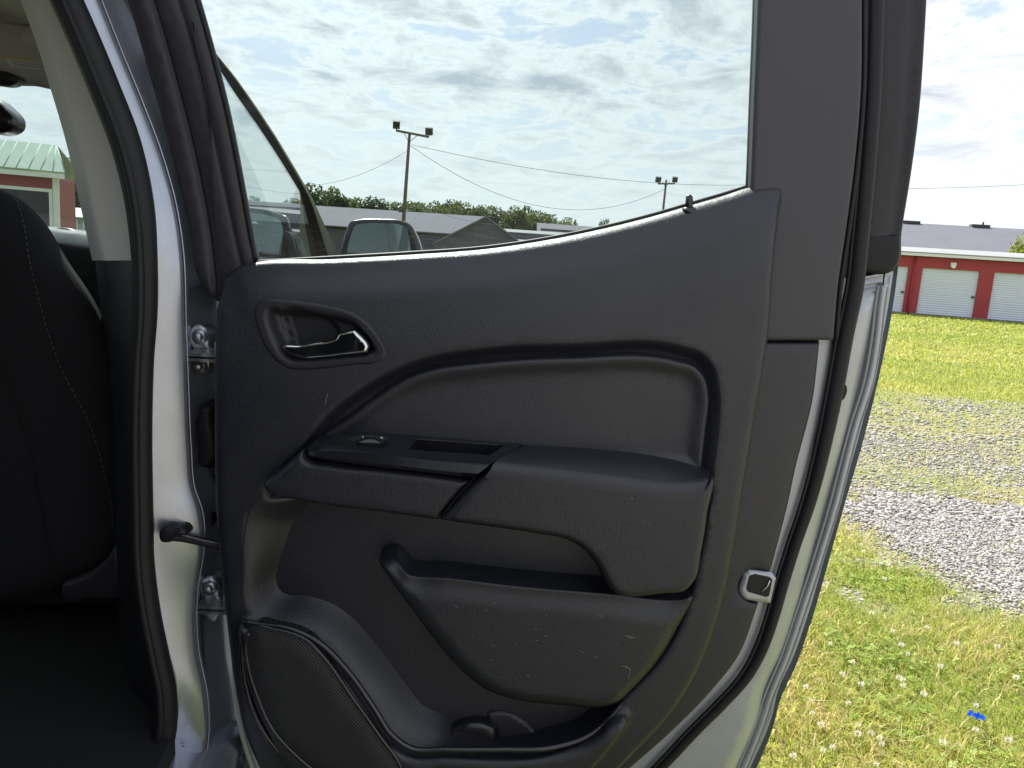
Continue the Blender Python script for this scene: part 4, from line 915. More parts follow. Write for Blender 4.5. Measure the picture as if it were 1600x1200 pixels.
# scuffs
def scuff(pts, w, r=0.0006): pxtube('scuff_mark', pts, D-w, r, 'scuff', door, 4, 2)
for pts in ([(977, 993), (984, 994.5), (991, 996.5)], [(979, 995), (986, 997)], [(971, 1040), (979, 1043), (985, 1046)], [(985, 1046), (983, 1054), (982, 1061)], [(980, 1067), (981, 1068)]): scuff(pts, 0.0806)
scuff([(1011, 1083), (1014, 1081), (1016, 1084)], 0.0475)
scuff([(508, 633), (510, 622), (512, 615)], 0.0535, 0.0005); scuff([(396, 894), (398, 897)], 0.05, 0.0005); scuff([(408, 914), (409, 918)], 0.047, 0.0005)
scuff([(986, 778), (988, 780)], 0.1066, 0.0006)

rs_ = random.Random(21)
for k in range(26):
    x = rs_.uniform(700, 1000); y = rs_.uniform(935, 1055); a_ = rs_.uniform(-0.6, 0.6); l_ = rs_.uniform(2, 9)
    if x < 700+(y-935)*0.6: continue
    pxtube('scuff_mark', [(x, y), (x+l_*math.cos(a_), y+l_*math.sin(a_))], D-0.0803, 0.00028, 'scuff', door, 4, 4)
# ---- B pillar, seal, hinges --------------------------------------------------------
tL = [(-20, -175), (46, 0), (69, 62), (90, 129), (119, 229), (142, 333), (158, 407)]
tR = [(10, -175), (85, 0), (108, 50), (142, 125), (179, 233), (200, 325), (207, 407)]
sh = lambda pts, dx: [(x+dx, y) for x, y in pts]
pil = strip('door_pillar', [([(40, -175), (125, 0), (150, 62), (183, 146), (217, 229), (237, 325), (243, 417), (241, 500), (236, 550), (233, 650), (236, 783), (239, 900), (245, 943), (261, 1017), (275, 1077), (273, 1117), (265, 1167), (258, 1210), (230, 1330)], 1.060),
    ([(60, -175), (135, 0), (158, 62), (191, 146), (225, 229), (245, 325), (251, 417), (249, 500), (243, 550), (240, 650), (243, 783), (246, 900), (252, 943), (268, 1017), (282, 1077), (281, 1117), (273, 1167), (266, 1210), (238, 1330)], 1.066),
    ([(75, -175), (150, 0), (178, 71), (212, 154), (245, 242), (266, 317), (278, 396), (283, 500), (286, 583), (290, 700), (295, 760), (307, 800), (311, 833), (308, 873), (302, 907), (302, 1017), (315, 1083), (318, 1133), (312, 1200), (290, 1330)], 1.072),
    ([(82, -175), (157, 0), (185, 71), (219, 154), (252, 242), (273, 317), (285, 396), (289, 500), (292, 583), (297, 700), (302, 760), (315, 800), (318, 833), (315, 873), (309, 907), (309, 1017), (322, 1083), (325, 1133), (319, 1200), (300, 1330)], 1.085),
    ([(95, -175), (168, 0), (196, 71), (229, 154), (262, 242), (281, 317), (293, 396), (297, 500), (300, 583), (304, 700), (309, 760), (321, 800), (324, 833), (321, 873), (315, 907), (316, 1017), (329, 1083), (332, 1133), (328, 1200), (310, 1330)], 1.130),
    ([(140, -175), (205, 0), (240, 100), (275, 220), (300, 330), (318, 420), (325, 500), (328, 583), (330, 700), (332, 760), (336, 833), (334, 907), (338, 1017), (348, 1083), (352, 1150), (350, 1220), (335, 1330)], 1.150),
    ([(170, -175), (230, 0), (262, 100), (300, 220), (322, 330), (338, 420), (343, 500), (344, 583), (345, 700), (346, 760), (348, 833), (350, 907), (356, 1017), (366, 1083), (378, 1150), (388, 1200), (395, 1330)], 1.175),
    ([(200, -175), (260, 0), (295, 100), (330, 220), (352, 330), (366, 420), (371, 500), (372, 583), (372, 700), (372, 760), (372, 833), (375, 907), (380, 1017), (384, 1083), (389, 1150), (391, 1200), (398, 1330)], 1.150)], 'silver', truck, 160)
sc_ = [(25, -175), (104, 0), (129, 56), (162, 135), (198, 230), (219, 325), (226, 410), (226, 500), (222, 560), (219, 650), (220, 783), (223, 890), (232, 960), (246, 1030), (257, 1085), (258, 1130), (250, 1180), (235, 1250), (190, 1330)]
cc = curve(sc_, False, 8); tube('opening_seal', [at_y(p[0], p[1], 1.052) for p in cc], list(np.interp(cc[:, 1], [-100, 200, 420, 560, 1100], [0.020, 0.020, 0.0165, 0.0155, 0.0175])), 'rubber', pil, 14)
cl_ = [(x-8, y) for x, y in sc_]; pxtube('seal_lip', cl_, 1.036, 0.006, 'rubber', pil, 8)
strip('upper_pillar_trim', [(sh(tL, -14), 1.24), (sh(tL, -3), 1.145), (sh(tL, 2), 1.124), (sh(tL, 10), 1.114), (tR, 1.102), (sh(tR, 14), 1.08)], 'greytrim', pil, 60)
lowL = [(159, 408), (167, 480), (178, 560), (186, 700), (188, 850), (192, 950), (202, 1050), (215, 1150), (224, 1330)]
lowR = [(208, 408), (212, 480), (209, 560), (205, 650), (205, 783), (208, 890), (217, 960), (231, 1030), (242, 1085), (243, 1130), (235, 1180), (215, 1330)]
strip('lower_pillar_trim', [(sh(lowL, -10), 1.33), (lowL, 1.17), (sh(lowL, 6), 1.150), (lowR, 1.088), (sh(lowR, 14), 1.08)], 'grain', pil, 60)

pxtube('seam_sealer', [(84, -175), (159, 0), (187, 71), (221, 154), (254, 242), (275, 317), (287, 396), (291, 500), (294, 583), (299, 700), (304, 760), (317, 800), (320, 833), (317, 873), (311, 907), (311, 1017), (324, 1083), (327, 1133), (321, 1200)], 1.084, 0.0011, 'silver', pil, 6)
for px, py, dx, dy in ((286, 1141, 9, -5), (290, 1139, 7, -6), (281, 1161, 8, 1), (283, 1164, 6, 3), (284, 1167, 5, -1)):
    pxtube('paint_scratch', [(px, py), (px+dx, py+dy)], 1.0635, 0.0004, 'ink' if py > 1150 else 'paper', pil, 4, 4)
def hinge(px, py, s, lower=False):
    Y = 1.128; w = D-Y
    T = lambda pts: [(px+x*s, py+y*s, *r) for x, y, *r in pts]
    pl = hf('hinge', T([(-12, -38), (-3, -44), (8, -42), (16, -34), (20, -6, 'c'), (-9, -6), (-13, -14)]), w, lambda P, d: w-0.002+0.004*smooth01(d/0.003), 0.008, 'zinc', pil, rings=(0.001, 0.003), back=w-0.03, step=3)
    hf('hinge_plate', T([(-9, 8), (22, 8, 'c'), (18, 28), (10, 35), (0, 31), (-9, 20)]), w, lambda P, d: w-0.002+0.004*smooth01(d/0.003), 0.008, 'zinc', pil, rings=(0.001, 0.003), back=w-0.03, step=3)
    a = at_y(px-11*s, py-2*s, Y-0.006); b = at_y(px+46*s, py+1*s, Y-0.03)
    for dz in (0.0, -0.0075):
        ax = (b-a).normalized(); up = Vector((0, -0.15, 1)).normalized(); sd = up.cross(ax).normalized()
        V, F_ = box_v((a+b)/2+EZ*dz, ax, sd, ax.cross(sd), (b-a).length/2, 0.018, 0.0024); o = fixn(mk('hinge_arm', V, F_, 'zinc', pil, False))
    q = at_y(px+33*s, py, Y-0.036); tube('hinge_pin', [q-EZ*0.016, q+EZ*0.015], 0.0065, 'zinc', pil, 12)
    for dy in ((-25, 21) if not lower else (-25,)):
        q = at_y(px+4*s, py+dy*s, Y-0.004); tube('bolt', [q, q-EY*0.004], 0.0115, 'zinc', pil, 16); tube('bolt_head', [q-EY*0.0042, q-EY*0.0105], 0.0068, 'zinc', pil, 6)
hinge(309, 551, 1.0); hinge(325, 941, 0.92, True)
# wiring boot
hf('wiring_boot', [(306, 648), (311, 634), (322, 631), (331, 634), (336, 660), (342, 690), (340, 722), (328, 733), (312, 731), (307, 700)], -0.015, lambda P, d: -0.03+0.022*np.sqrt(1-(1-np.clip(d/0.012, 0, 1))**2), 0.006, 'rubber', pil, rings=(0.001, 0.003, 0.006, 0.012), back=-0.06, step=4)
for k in range(7): 
    q = at_y(334+k*1.9, 733+k*4.5, 1.10); tube('boot_rib', [q-EZ*0.0016, q+EZ*0.0016], 0.0085-0.0003*k, 'rubber', pil, 10)
# door check strap
hf('check_bracket', [(248, 827), (256, 823), (270, 826), (284, 826), (290, 836), (276, 842), (262, 851), (250, 850)], 0.055, lambda P, d: 0.04+0.016*np.sqrt(1-(1-np.clip(d/0.008, 0, 1))**2), 0.005, 'rubber', pil, rings=(0.001, 0.003, 0.008), back=0.02, step=3)
pxtube('check_strap', [(262, 838), (285, 840), (310, 845), (352, 855)], lambda t: 1.05+0.03*t, 0.0065, 'rubber', pil, 8)
pxtube('check_strap', [(268, 832), (285, 836), (312, 843), (352, 850)], lambda t: 1.048+0.03*t, 0.0035, 'smooth', pil, 6)
hf('grommet', [(322, 806), (328, 799), (333, 806), (333, 820), (328, 826), (323, 818)], -0.043, lambda P, d: -0.043+0.004*smooth01(d/0.004), 0.004, 'rubber', pil, rings=(0.002,), back=-0.07, step=3)
# rocker and sill trim under the opening
rows3('rocker_panel', [[C(-0.30, 1.35, 0.52), C(-0.30, -0.1, 0.52)], [C(-0.235, 1.35, 0.52), C(-0.235, -0.1, 0.52)], [C(-0.215, 1.35, 0.49), C(-0.215, -0.1, 0.49)], [C(-0.235, 1.35, 0.34), C(-0.235, -0.1, 0.34)], [C(-0.33, 1.35, 0.30), C(-0.33, -0.1, 0.30)]], 'silver', truck, 8)

# ---- cabin interior ----------------------------------------------------------------
def ptube(name, pts3, rad, m, parent, seg=8): return tube(name, pts3, rad, m, parent, seg)
seat_o = [(-330, 300), (-150, 268), (-40, 282), (0, 298), (30, 314), (62, 346), (100, 408), (140, 468), (165, 520), (178, 562), (184, 650), (188, 750), (188, 840), (176, 872), (120, 905), (60, 930), (-60, 945), (-330, 945)]
WS = D-1.34
stl = [(-8, 306), (6, 322), (22, 350), (42, 415), (60, 470), (78, 526), (92, 566), (112, 610), (130, 652), (143, 700), (152, 752), (160, 812), (161, 850), (157, 882)]
STL = to_xz(curve(stl, False, 6), WS+0.07)
def seat_w(P, d):
    q = seg_dist(P, STL, False); return WS+0.02+0.055*np.sqrt(1-(1-np.clip(d/0.07, 0, 1))**2)-0.005*np.exp(-(q/0.004)**2)
seat = hf('front_seat', seat_o, WS+0.02, seat_w, 0.014, 'fabric', truck, rings=(0.002, 0.008, 0.02, 0.035, 0.055), back=WS+0.008, step=10, extra=np.concatenate([STL+[dx, 0] for dx in (-0.008, -0.004, 0, 0.004, 0.008)]))
c = curve([(x+2.5, y) for x, y in stl], False, 2.0); P = to_xz(c, WS+0.07); sp = to_xz(curve(seat_o, True, 10), WS+0.02)
wv = seat_w(P, seg_dist(P, sp)); parts = []
i = 0; acc = 0
P3 = [Vector((p[0], D-w-0.0035, p[1])) for p, w in zip(P, wv)]
while i+2 < len(P3):
    j = i
    while j+1 < len(P3) and (P3[j]-P3[i]).length < 0.0052: j += 1
    parts.append(tube_v([P3[i], P3[j]], 0.0008, 5)); k = j
    while k+1 < len(P3) and (P3[k]-P3[j]).length < 0.0026: k += 1
    if k == i: break
    i = k
V, F_ = merge(parts); mk('stitching', V, F_, 'thread', seat)
tube('seat_seam', [at_y(x, y, 1.262) for x, y in curve([(-4, 540), (20, 620), (45, 690), (62, 780), (80, 870), (86, 905)], False, 8)], 0.0012, 'carpet', seat, 6)
hf('recliner_cover', [(92, 922), (94, 912), (120, 902), (150, 885), (168, 866), (178, 850, 'c'), (186, 862), (186, 936), (140, 938), (100, 942)], WS+0.075, lambda P, d: WS+0.06+0.02*np.sqrt(1-(1-np.clip(d/0.012, 0, 1))**2), 0.01, 'framepl', seat, rings=(0.001, 0.003, 0.006, 0.012), back=WS-0.1, step=4)
cbox('seat_base', -0.98, -0.42, 1.52, 1.95, 0.58, 0.84, 'carpet', seat, 0.03)
cbox('seat_skirt', -1.0, -0.44, 1.46, 1.50, 0.60, 0.98, 'carpet', seat, 0.01)
# dashboard with round side vent
def sheet(name, rows, m, parent, n=30): return rows3(name, rows, m, parent, n)
dash = sheet('dashboard', [[C(-1.80, 2.22, 1.255), C(-0.9, 2.28, 1.275), C(-0.40, 2.20, 1.26)], [C(-1.80, 2.02, 1.285), C(-0.9, 2.05, 1.30), C(-0.42, 1.98, 1.275)], [C(-1.80, 1.92, 1.27), C(-0.9, 1.95, 1.29), C(-0.43, 1.88, 1.265)], [C(-1.80, 1.88, 1.21), C(-0.9, 1.90, 1.23), C(-0.44, 1.84, 1.21)], [C(-1.80, 1.92, 1.0), C(-0.9, 1.92, 1.0), C(-0.44, 1.86, 1.0)], [C(-1.80, 2.05, 0.8), C(-0.9, 2.05, 0.8), C(-0.44, 2.0, 0.8)]], 'smooth', truck)
vp = [(88, 370), (104, 369), (122, 378), (130, 398), (128, 425), (116, 452), (98, 462), (84, 440), (80, 400)]
Yv = 1.86
hf('air_vent', vp, D-Yv, lambda P, d: D-Yv-0.02+0.0*d, 0.02, 'dark', dash, back=D-Yv-0.05, step=6)
cv = curve(vp, True, 5); tube('vent_ring', [at_y(p[0], p[1], Yv-0.005) for p in np.concatenate([cv, cv[:1]])], 0.0075, 'zinc', dash, 8)
tube('vent_ring', [at_y(p[0]*1.03-2, p[1]-6, Yv+0.01) for p in np.concatenate([cv, cv[:1]])], 0.011, 'smooth', dash, 8)
for k in range(3):
    a, b = at_y(84, 395+18*k, Yv+0.004), at_y(124, 399+18*k, Yv+0.004); tube('vent_slat', [a, b], 0.004, 'smooth', dash, 6)
# headliner, sun visor with warning label, interior mirror
cbox('headliner', -1.72, -0.46, -0.05, 1.86, 1.708, 1.725, 'liner', truck, 0.004)
vz = D-1.70
vis = hf('sun_visor', [(-330, 0, 'c'), (-100, 18), (60, 42), (88, 50), (96, 84), (95, 120), (88, 131), (40, 130), (-100, 126), (-330, 118, 'c')], vz, lambda P, d: vz-0.012+0.014*np.sqrt(1-(1-np.clip(d/0.012, 0, 1))**2), 0.03, 'liner', truck, rings=(0.001, 0.004, 0.012), back=vz-0.03, step=8)
def flat(name, pts, Y, m, parent): return mk(name, [at_y(x, y, Y) for x, y in pts], [tuple(range(len(pts)))], m, parent, False)
flat('warning_label', [(6, 87), (78, 97), (81, 111), (16, 104)], 1.6965, 'paper', vis)
flat('label_header', [(6, 87), (78, 97), (78.6, 99.2), (7.2, 89.4)], 1.6960, 'yellow', vis)
for k in range(4): flat('label_print', [(16+2*k, 92.5+k*3), (76+k*.6, 101+k*2.3), (76.2+k*.6, 101.7+k*2.3), (16.3+2*k, 93.2+k*3)], 1.6958, 'ink', vis)
hf('visor_hinge', [(28, 48), (60, 40), (68, 46), (66, 64), (30, 66)], D-1.62, lambda P, d: D-1.63+0.012*smooth01(d/0.01), 0.015, 'liner', truck, rings=(0.003, 0.01), back=D-1.66, step=5)
hf('overhead_console', [(-120, 108), (-20, 108), (10, 112), (26, 124), (20, 129), (-20, 130), (-120, 130)], D-1.66, lambda P, d: D-1.67+0.012*smooth01(d/0.01), 0.015, 'framepl', truck, rings=(0.003, 0.01), back=D-1.69, step=5)
hf('interior_mirror', [(-180, 120), (-20, 146), (4, 164), (22, 190), (20, 199), (10, 206), (-30, 205), (-180, 190)], D-1.72, lambda P, d: D-1.735+0.02*np.sqrt(1-(1-np.clip(d/0.015, 0, 1))**2), 0.015, 'smooth', truck, rings=(0.001, 0.004, 0.009, 0.015), back=D-1.76, step=5)
# windscreen and its surround
ws = rows3('windscreen', [[C(-1.72, 1.86, 1.70), C(-1.09, 1.88, 1.715), C(-0.44, 1.84, 1.69)], [C(-1.80, 2.15, 1.46), C(-1.09, 2.20, 1.47), C(-0.36, 2.08, 1.46)], [C(-1.86, 2.45, 1.23), C(-1.09, 2.55, 1.23), C(-0.30, 2.30, 1.25)]], 'glass_w', truck, 20)
# cabin shell that closes the interior
cbox('roof', -1.68, -0.50, -0.12, 1.86, 1.73, 1.775, 'silver', truck, 0.02)
for s, x in ((1, -0.46), (-1, -1.72)):
    rows3('roof_rail', [[C(x-s*0.06, -0.12, 1.72), C(x-s*0.06, 1.2, 1.73), C(x-s*0.06, 1.66, 1.70)], [C(x, -0.12, 1.755), C(x, 1.2, 1.765), C(x, 1.66, 1.735)], [C(x+s*0.06, -0.12, 1.70), C(x+s*0.06, 1.2, 1.705), C(x+s*0.06, 1.66, 1.67)], [C(x+s*0.04, -0.12, 1.665), C(x+s*0.04, 1.2, 1.67), C(x+s*0.04, 1.66, 1.64)]], 'silver', truck, 30, True, True)
cbox('floor', -1.90, -0.30, -0.1, 2.4, 0.50, 0.56, 'carpet', truck)
cbox('firewall', -1.90, -0.30, 2.42, 2.48, 0.45, 1.22, 'carpet', truck)
bw = cbox('cab_back_wall', -1.92, -0.28, -0.16, -0.10, 0.5, 1.22, 'silver', truck, 0.01)
cbox('back_window', -1.78, -0.40, -0.145, -0.135, 1.222, 1.69, 'glass_h', truck)
rs = cbox('rear_seat', -1.78, -0.42, 0.28, 0.62, 0.70, 0.90, 'fabric', truck, 0.05, 3); cbox('rear_backrest', -1.78, -0.42, -0.08, 0.26, 0.74, 1.40, 'fabric', rs, 0.06, 3)
for x in (-1.42, -0.78): cbox('headrest', x-0.13, x+0.13, -0.06, 0.06, 1.41, 1.60, 'fabric', rs, 0.04, 3)
cbox('seat_pedestal', -1.72, -0.48, 0.30, 0.56, 0.565, 0.695, 'carpet', rs)
ls = rows3('left_body_side', [[C(-1.93, -0.1, 1.24), C(-1.95, 1.2, 1.24), C(-1.93, 2.4, 1.22)], [C(-1.97, -0.1, 1.0), C(-2.0, 1.2, 1.0), C(-1.98, 2.4, 1.0)], [C(-1.97, -0.1, 0.6), C(-2.0, 1.2, 0.6), C(-1.98, 2.4, 0.6)], [C(-1.93, -0.1, 0.35), C(-1.95, 1.2, 0.35), C(-1.93, 2.4, 0.35)]], 'silver', truck, 20)
rows3('inner_panel', [[C(-1.90, -0.1, 1.24), C(-1.91, 2.3, 1.22)], [C(-1.88, -0.1, 0.57), C(-1.88, 2.3, 0.57)]], 'grain', ls, 4)
rows3('side_glass', [[C(-1.74, -0.05, 1.66), C(-1.74, 1.6, 1.66)], [C(-1.92, -0.05, 1.245), C(-1.92, 2.25, 1.235)]], 'glass_f', ls, 4)
for y in (0.95, -0.05): rows3('left_pillar', [[C(-1.70, y+0.04, 1.70), C(-1.91, y+0.10, 1.24)], [C(-1.75, y+0.02, 1.70), C(-1.95, y+0.04, 1.24)], [C(-1.72, y-0.06, 1.70), C(-1.92, y-0.10, 1.24)]], 'greytrim', ls, 6, True, True)
rows3('left_front_pillar', [[C(-1.73, 1.66, 1.71), C(-1.90, 2.40, 1.23)], [C(-1.77, 1.60, 1.70), C(-1.95, 2.28, 1.23)], [C(-1.70, 1.60, 1.70), C(-1.86, 2.32, 1.23)]], 'silver', ls, 8, True, True)
rows3('corner_pillar', [[C(-0.45, 0.02, 1.70), C(-0.30, 0.10, 1.22), C(-0.26, 0.14, 0.9), C(-0.27, 0.2, 0.5)], [C(-0.42, -0.02, 1.70), C(-0.26, 0.02, 1.22), C(-0.21, 0.03, 0.9), C(-0.23, 0.08, 0.5)], [C(-0.43, -0.14, 1.70), C(-0.27, -0.14, 1.22), C(-0.21, -0.14, 0.9), C(-0.23, -0.14, 0.5)]], 'silver', truck, 20, True, True)

# ---- closed front door, A pillar and mirror (seen through the open door's window) --
a_out = [(300, 30, 1.16), (332, 78, 1.26), (367, 117, 1.36), (400, 163, 1.48), (433, 213, 1.62), (467, 270, 1.82), (488, 307, 1.96), (507, 343, 2.08), (533, 400, 2.24), (552, 440, 2.34)]
a_mid = [(301, 33, 1.152), (333, 81, 1.252), (366, 121, 1.352), (398, 167, 1.472), (431, 217, 1.612), (464, 273, 1.80), (485, 311, 1.93), (497, 348, 2.03), (513, 401, 2.18), (526, 440, 2.27)]
a_in = [(302, 50, 1.15), (334, 99, 1.25), (366, 149, 1.35), (399, 195, 1.47), (432, 245, 1.61), (459, 289, 1.79), (474, 315, 1.92), (482, 351, 2.02), (496, 402, 2.17), (505, 440, 2.26)]
a_out = [(x+d, y-e, f+0.004) for (x, y, f), d, e in zip(a_mid, (1, 1, 1, 1.5, 1.5, 2, 3, 8, 18, 24), (1.5, 1.5, 2, 2, 2, 2, 2, 1, 1, 0))]
back = lambda pts, d: [(x, y, f+d) for x, y, f in pts]
fd = rows3('front_door', [[at_f(330, 440, 1.18), at_f(506, 442, 2.18), at_f(527, 442, 2.28)], [C(-0.16, 1.18, 1.0), C(-0.13, 1.8, 1.0), C(-0.13, 2.30, 1.0)], [C(-0.17, 1.18, 0.7), C(-0.14, 1.8, 0.7), C(-0.14, 2.30, 0.7)], [C(-0.21, 1.18, 0.45), C(-0.19, 1.8, 0.45), C(-0.19, 2.30, 0.45)], [C(-0.26, 1.18, 0.45), C(-0.25, 1.8, 0.45), C(-0.25, 2.30, 0.45)], [C(-0.30, 1.18, 1.22), C(-0.28, 1.8, 1.22), C(-0.27, 2.28, 1.22)]], 'silver', truck, 30, True, True)
rows3('door_trim', [[C(-0.24, 1.25, 1.245), C(-0.22, 2.2, 1.245)], [C(-0.31, 1.25, 1.25), C(-0.29, 2.2, 1.25)], [C(-0.325, 1.25, 1.20), C(-0.305, 2.2, 1.20)], [C(-0.33, 1.25, 0.57), C(-0.32, 2.2, 0.57)]], 'grain', fd, 8)
rows3('door_frame', [a_in, a_mid, back(a_mid, 0.05), back(a_in, 0.05)], 'blackout', fd, 60, False, True)
rows3('front_pillar', [back(a_mid, 0.006), a_out, back(a_out, 0.10), back(a_mid, 0.10)], 'silver_offset', truck, 60, False, True)
rows3('front_glass', [[(300, 45, 1.14), (318, 120, 1.14), (330, 250, 1.14), (340, 440, 1.16)], [(x+3, y, f) for x, y, f in a_in]], 'glass_f', fd, 40)
hfm = lambda px, f: at_f(px[0], px[1], f)
mk('glass_mark', [at_f(x, y, 1.93) for x, y in ((449, 368), (457, 368), (457, 377), (449, 377))], [(0, 1, 2, 3)], 'ink', fd, False)
mk('glass_mark_print', [at_f(x, y, 1.925) for x, y in ((451, 370), (455, 370), (455, 375), (451, 375))], [(0, 1, 2, 3)], 'icon', fd, False)
se = [(396, 378), (420, 369), (447, 362), (453, 366), (464, 385), (476, 412), (480, 440, 'c'), (396, 440, 'c')]
hf('mirror_reflection_shape', se, D-2.16, lambda P, d: D-2.17+0.01*smooth01(d/0.01), 0.02, 'smooth', dash, rings=(0.003, 0.01), back=D-2.24, step=5)  # dark solid standing in for the side mirror's reflection in the front glass
mr = [(542, 356), (546, 347), (560, 343), (600, 342), (626, 344), (640, 350), (650, 366), (658, 388), (662, 408), (661, 436), (645, 448), (600, 452), (556, 450), (543, 440)]
YM = 2.10; wm = D-YM
mir = hf('side_mirror', mr, wm, lambda P, d: wm-0.004+0.008*np.sqrt(1-(1-np.clip(d/0.008, 0, 1))**2), 0.012, 'smooth', truck, rings=(0.0006, 0.002, 0.004, 0.008), back=wm-0.03, step=4)
mg = shrink(mr, 0.86)
hf('mirror_glass', mg, wm+0.006, lambda P, d: wm+0.0065+0*d, 0.012, 'mirror', mir, back=wm, step=4)
sh_o = [(552, 350), (600, 346), (632, 350), (648, 364), (660, 392), (666, 410), (664, 438), (645, 449), (600, 452), (556, 448)]
hf('mirror_shell', sh_o, wm-0.012, lambda P, d: wm-0.012-0.10*np.sqrt(1-(1-np.clip(d/0.07, 0, 1))**2), 0.01, 'silver', mir, rings=(0.001, 0.004, 0.01, 0.02, 0.035, 0.055), step=4)
tube('mirror_arm', [at_y(560, 445, YM+0.04), at_y(530, 452, YM+0.05), C(-0.17, 2.1, 1.22)], [0.03, 0.026, 0.03], 'smooth', mir, 10)
# ---- front end, bed and wheels -----------------------------------------------------
hood = rows3('hood', [[C(-1.92, 2.44, 1.16), C(-1.09, 2.52, 1.20), C(-0.26, 2.44, 1.16)], [C(-1.94, 3.0, 1.12), C(-1.09, 3.0, 1.17), C(-0.24, 3.0, 1.12)], [C(-1.92, 3.7, 1.06), C(-1.09, 3.8, 1.10), C(-0.26, 3.7, 1.06)], [C(-1.90, 3.86, 0.95), C(-1.09, 3.98, 0.98), C(-0.28, 3.86, 0.95)]], 'silver', truck, 24)
for s in (-1, 1):
    e = 0.83; x = CX+s*e
    P_ = lambda dx, y, z: C(CX+s*(e+dx), y, z)
    fen = rows3('front_fender', [[P_(0, 2.36, 1.16), P_(0, 3.0, 1.12), P_(-0.02, 3.7, 1.06), P_(-0.05, 3.86, 0.95)], [P_(0.10, 2.36, 1.0), P_(0.13, 3.0, 1.0), P_(0.09, 3.7, 0.95), P_(0.0, 3.88, 0.9)], [P_(0.09, 2.36, 0.85), P_(0.14, 3.0, 0.88), P_(0.10, 3.55, 0.85), P_(0.0, 3.88, 0.8)], [P_(0.06, 2.36, 0.42), P_(0.07, 2.62, 0.45), P_(0.10, 2.68, 0.75), P_(0.12, 3.0, 0.87)]], 'silver', truck, 24)
    bed = rows3('bed_side', [[P_(-0.06, -0.20, 1.28), P_(-0.06, -1.72, 1.28)], [P_(0.06, -0.20, 1.26), P_(0.06, -1.72, 1.26)], [P_(0.09, -0.20, 1.0), P_(0.09, -1.72, 1.0)], [P_(0.07, -0.20, 0.6), P_(0.07, -1.72, 0.6)], [P_(-0.06, -0.20, 0.58), P_(-0.06, -1.72, 0.58)]], 'silver', truck, 8, True, True)
cbox('bed_floor', -1.86, -0.32, -1.72, -0.2, 0.70, 0.76, 'carpet', truck)
cbox('tailgate', -1.90, -0.28, -1.78, -1.73, 0.66, 1.27, 'silver', truck, 0.015)
cbox('front_bumper', -1.95, -0.23, 3.86, 4.04, 0.45, 0.86, 'silver', truck, 0.05, 3)
cbox('frame_rails', -1.5, -0.68, -1.7, 3.85, 0.34, 0.46, 'rubber', truck)
def wheel(x, y, s):
    prof = [(0.36, -0.09), (0.385, -0.11), (0.395, -0.06), (0.395, 0.06), (0.385, 0.11), (0.36, 0.12), (0.25, 0.115)]
    V = []; F_ = []; n = 36; m = len(prof)
    for i in range(n):
        a = 2*math.pi*i/n
        for r, o in prof: V.append(C(x+s*o, y+r*math.cos(a), 0.39+r*math.sin(a)))
    for i in range(n):
        for k in range(m-1): F_.append((i*m+k, ((i+1) % n)*m+k, ((i+1) % n)*m+k+1, i*m+k+1))
    w = mk('wheel', V, F_, 'tyre', truck)
    V = []; F_ = []
    for i in range(n):
        a = 2*math.pi*i/n
        for r, o in ((0.25, 0.11), (0.235, 0.09), (0.10, 0.07), (0.0, 0.075)): V.append(C(x+s*o, y+r*math.cos(a), 0.39+r*math.sin(a)))
    for i in range(n):
        for k in range(3): F_.append((i*4+k, ((i+1) % n)*4+k, ((i+1) % n)*4+k+1, i*4+k+1))
    mk('rim', V, F_, 'zinc', w)
for y in (3.05, -0.80):
    wheel(-0.37, y, 1); wheel(-1.81, y, -1)

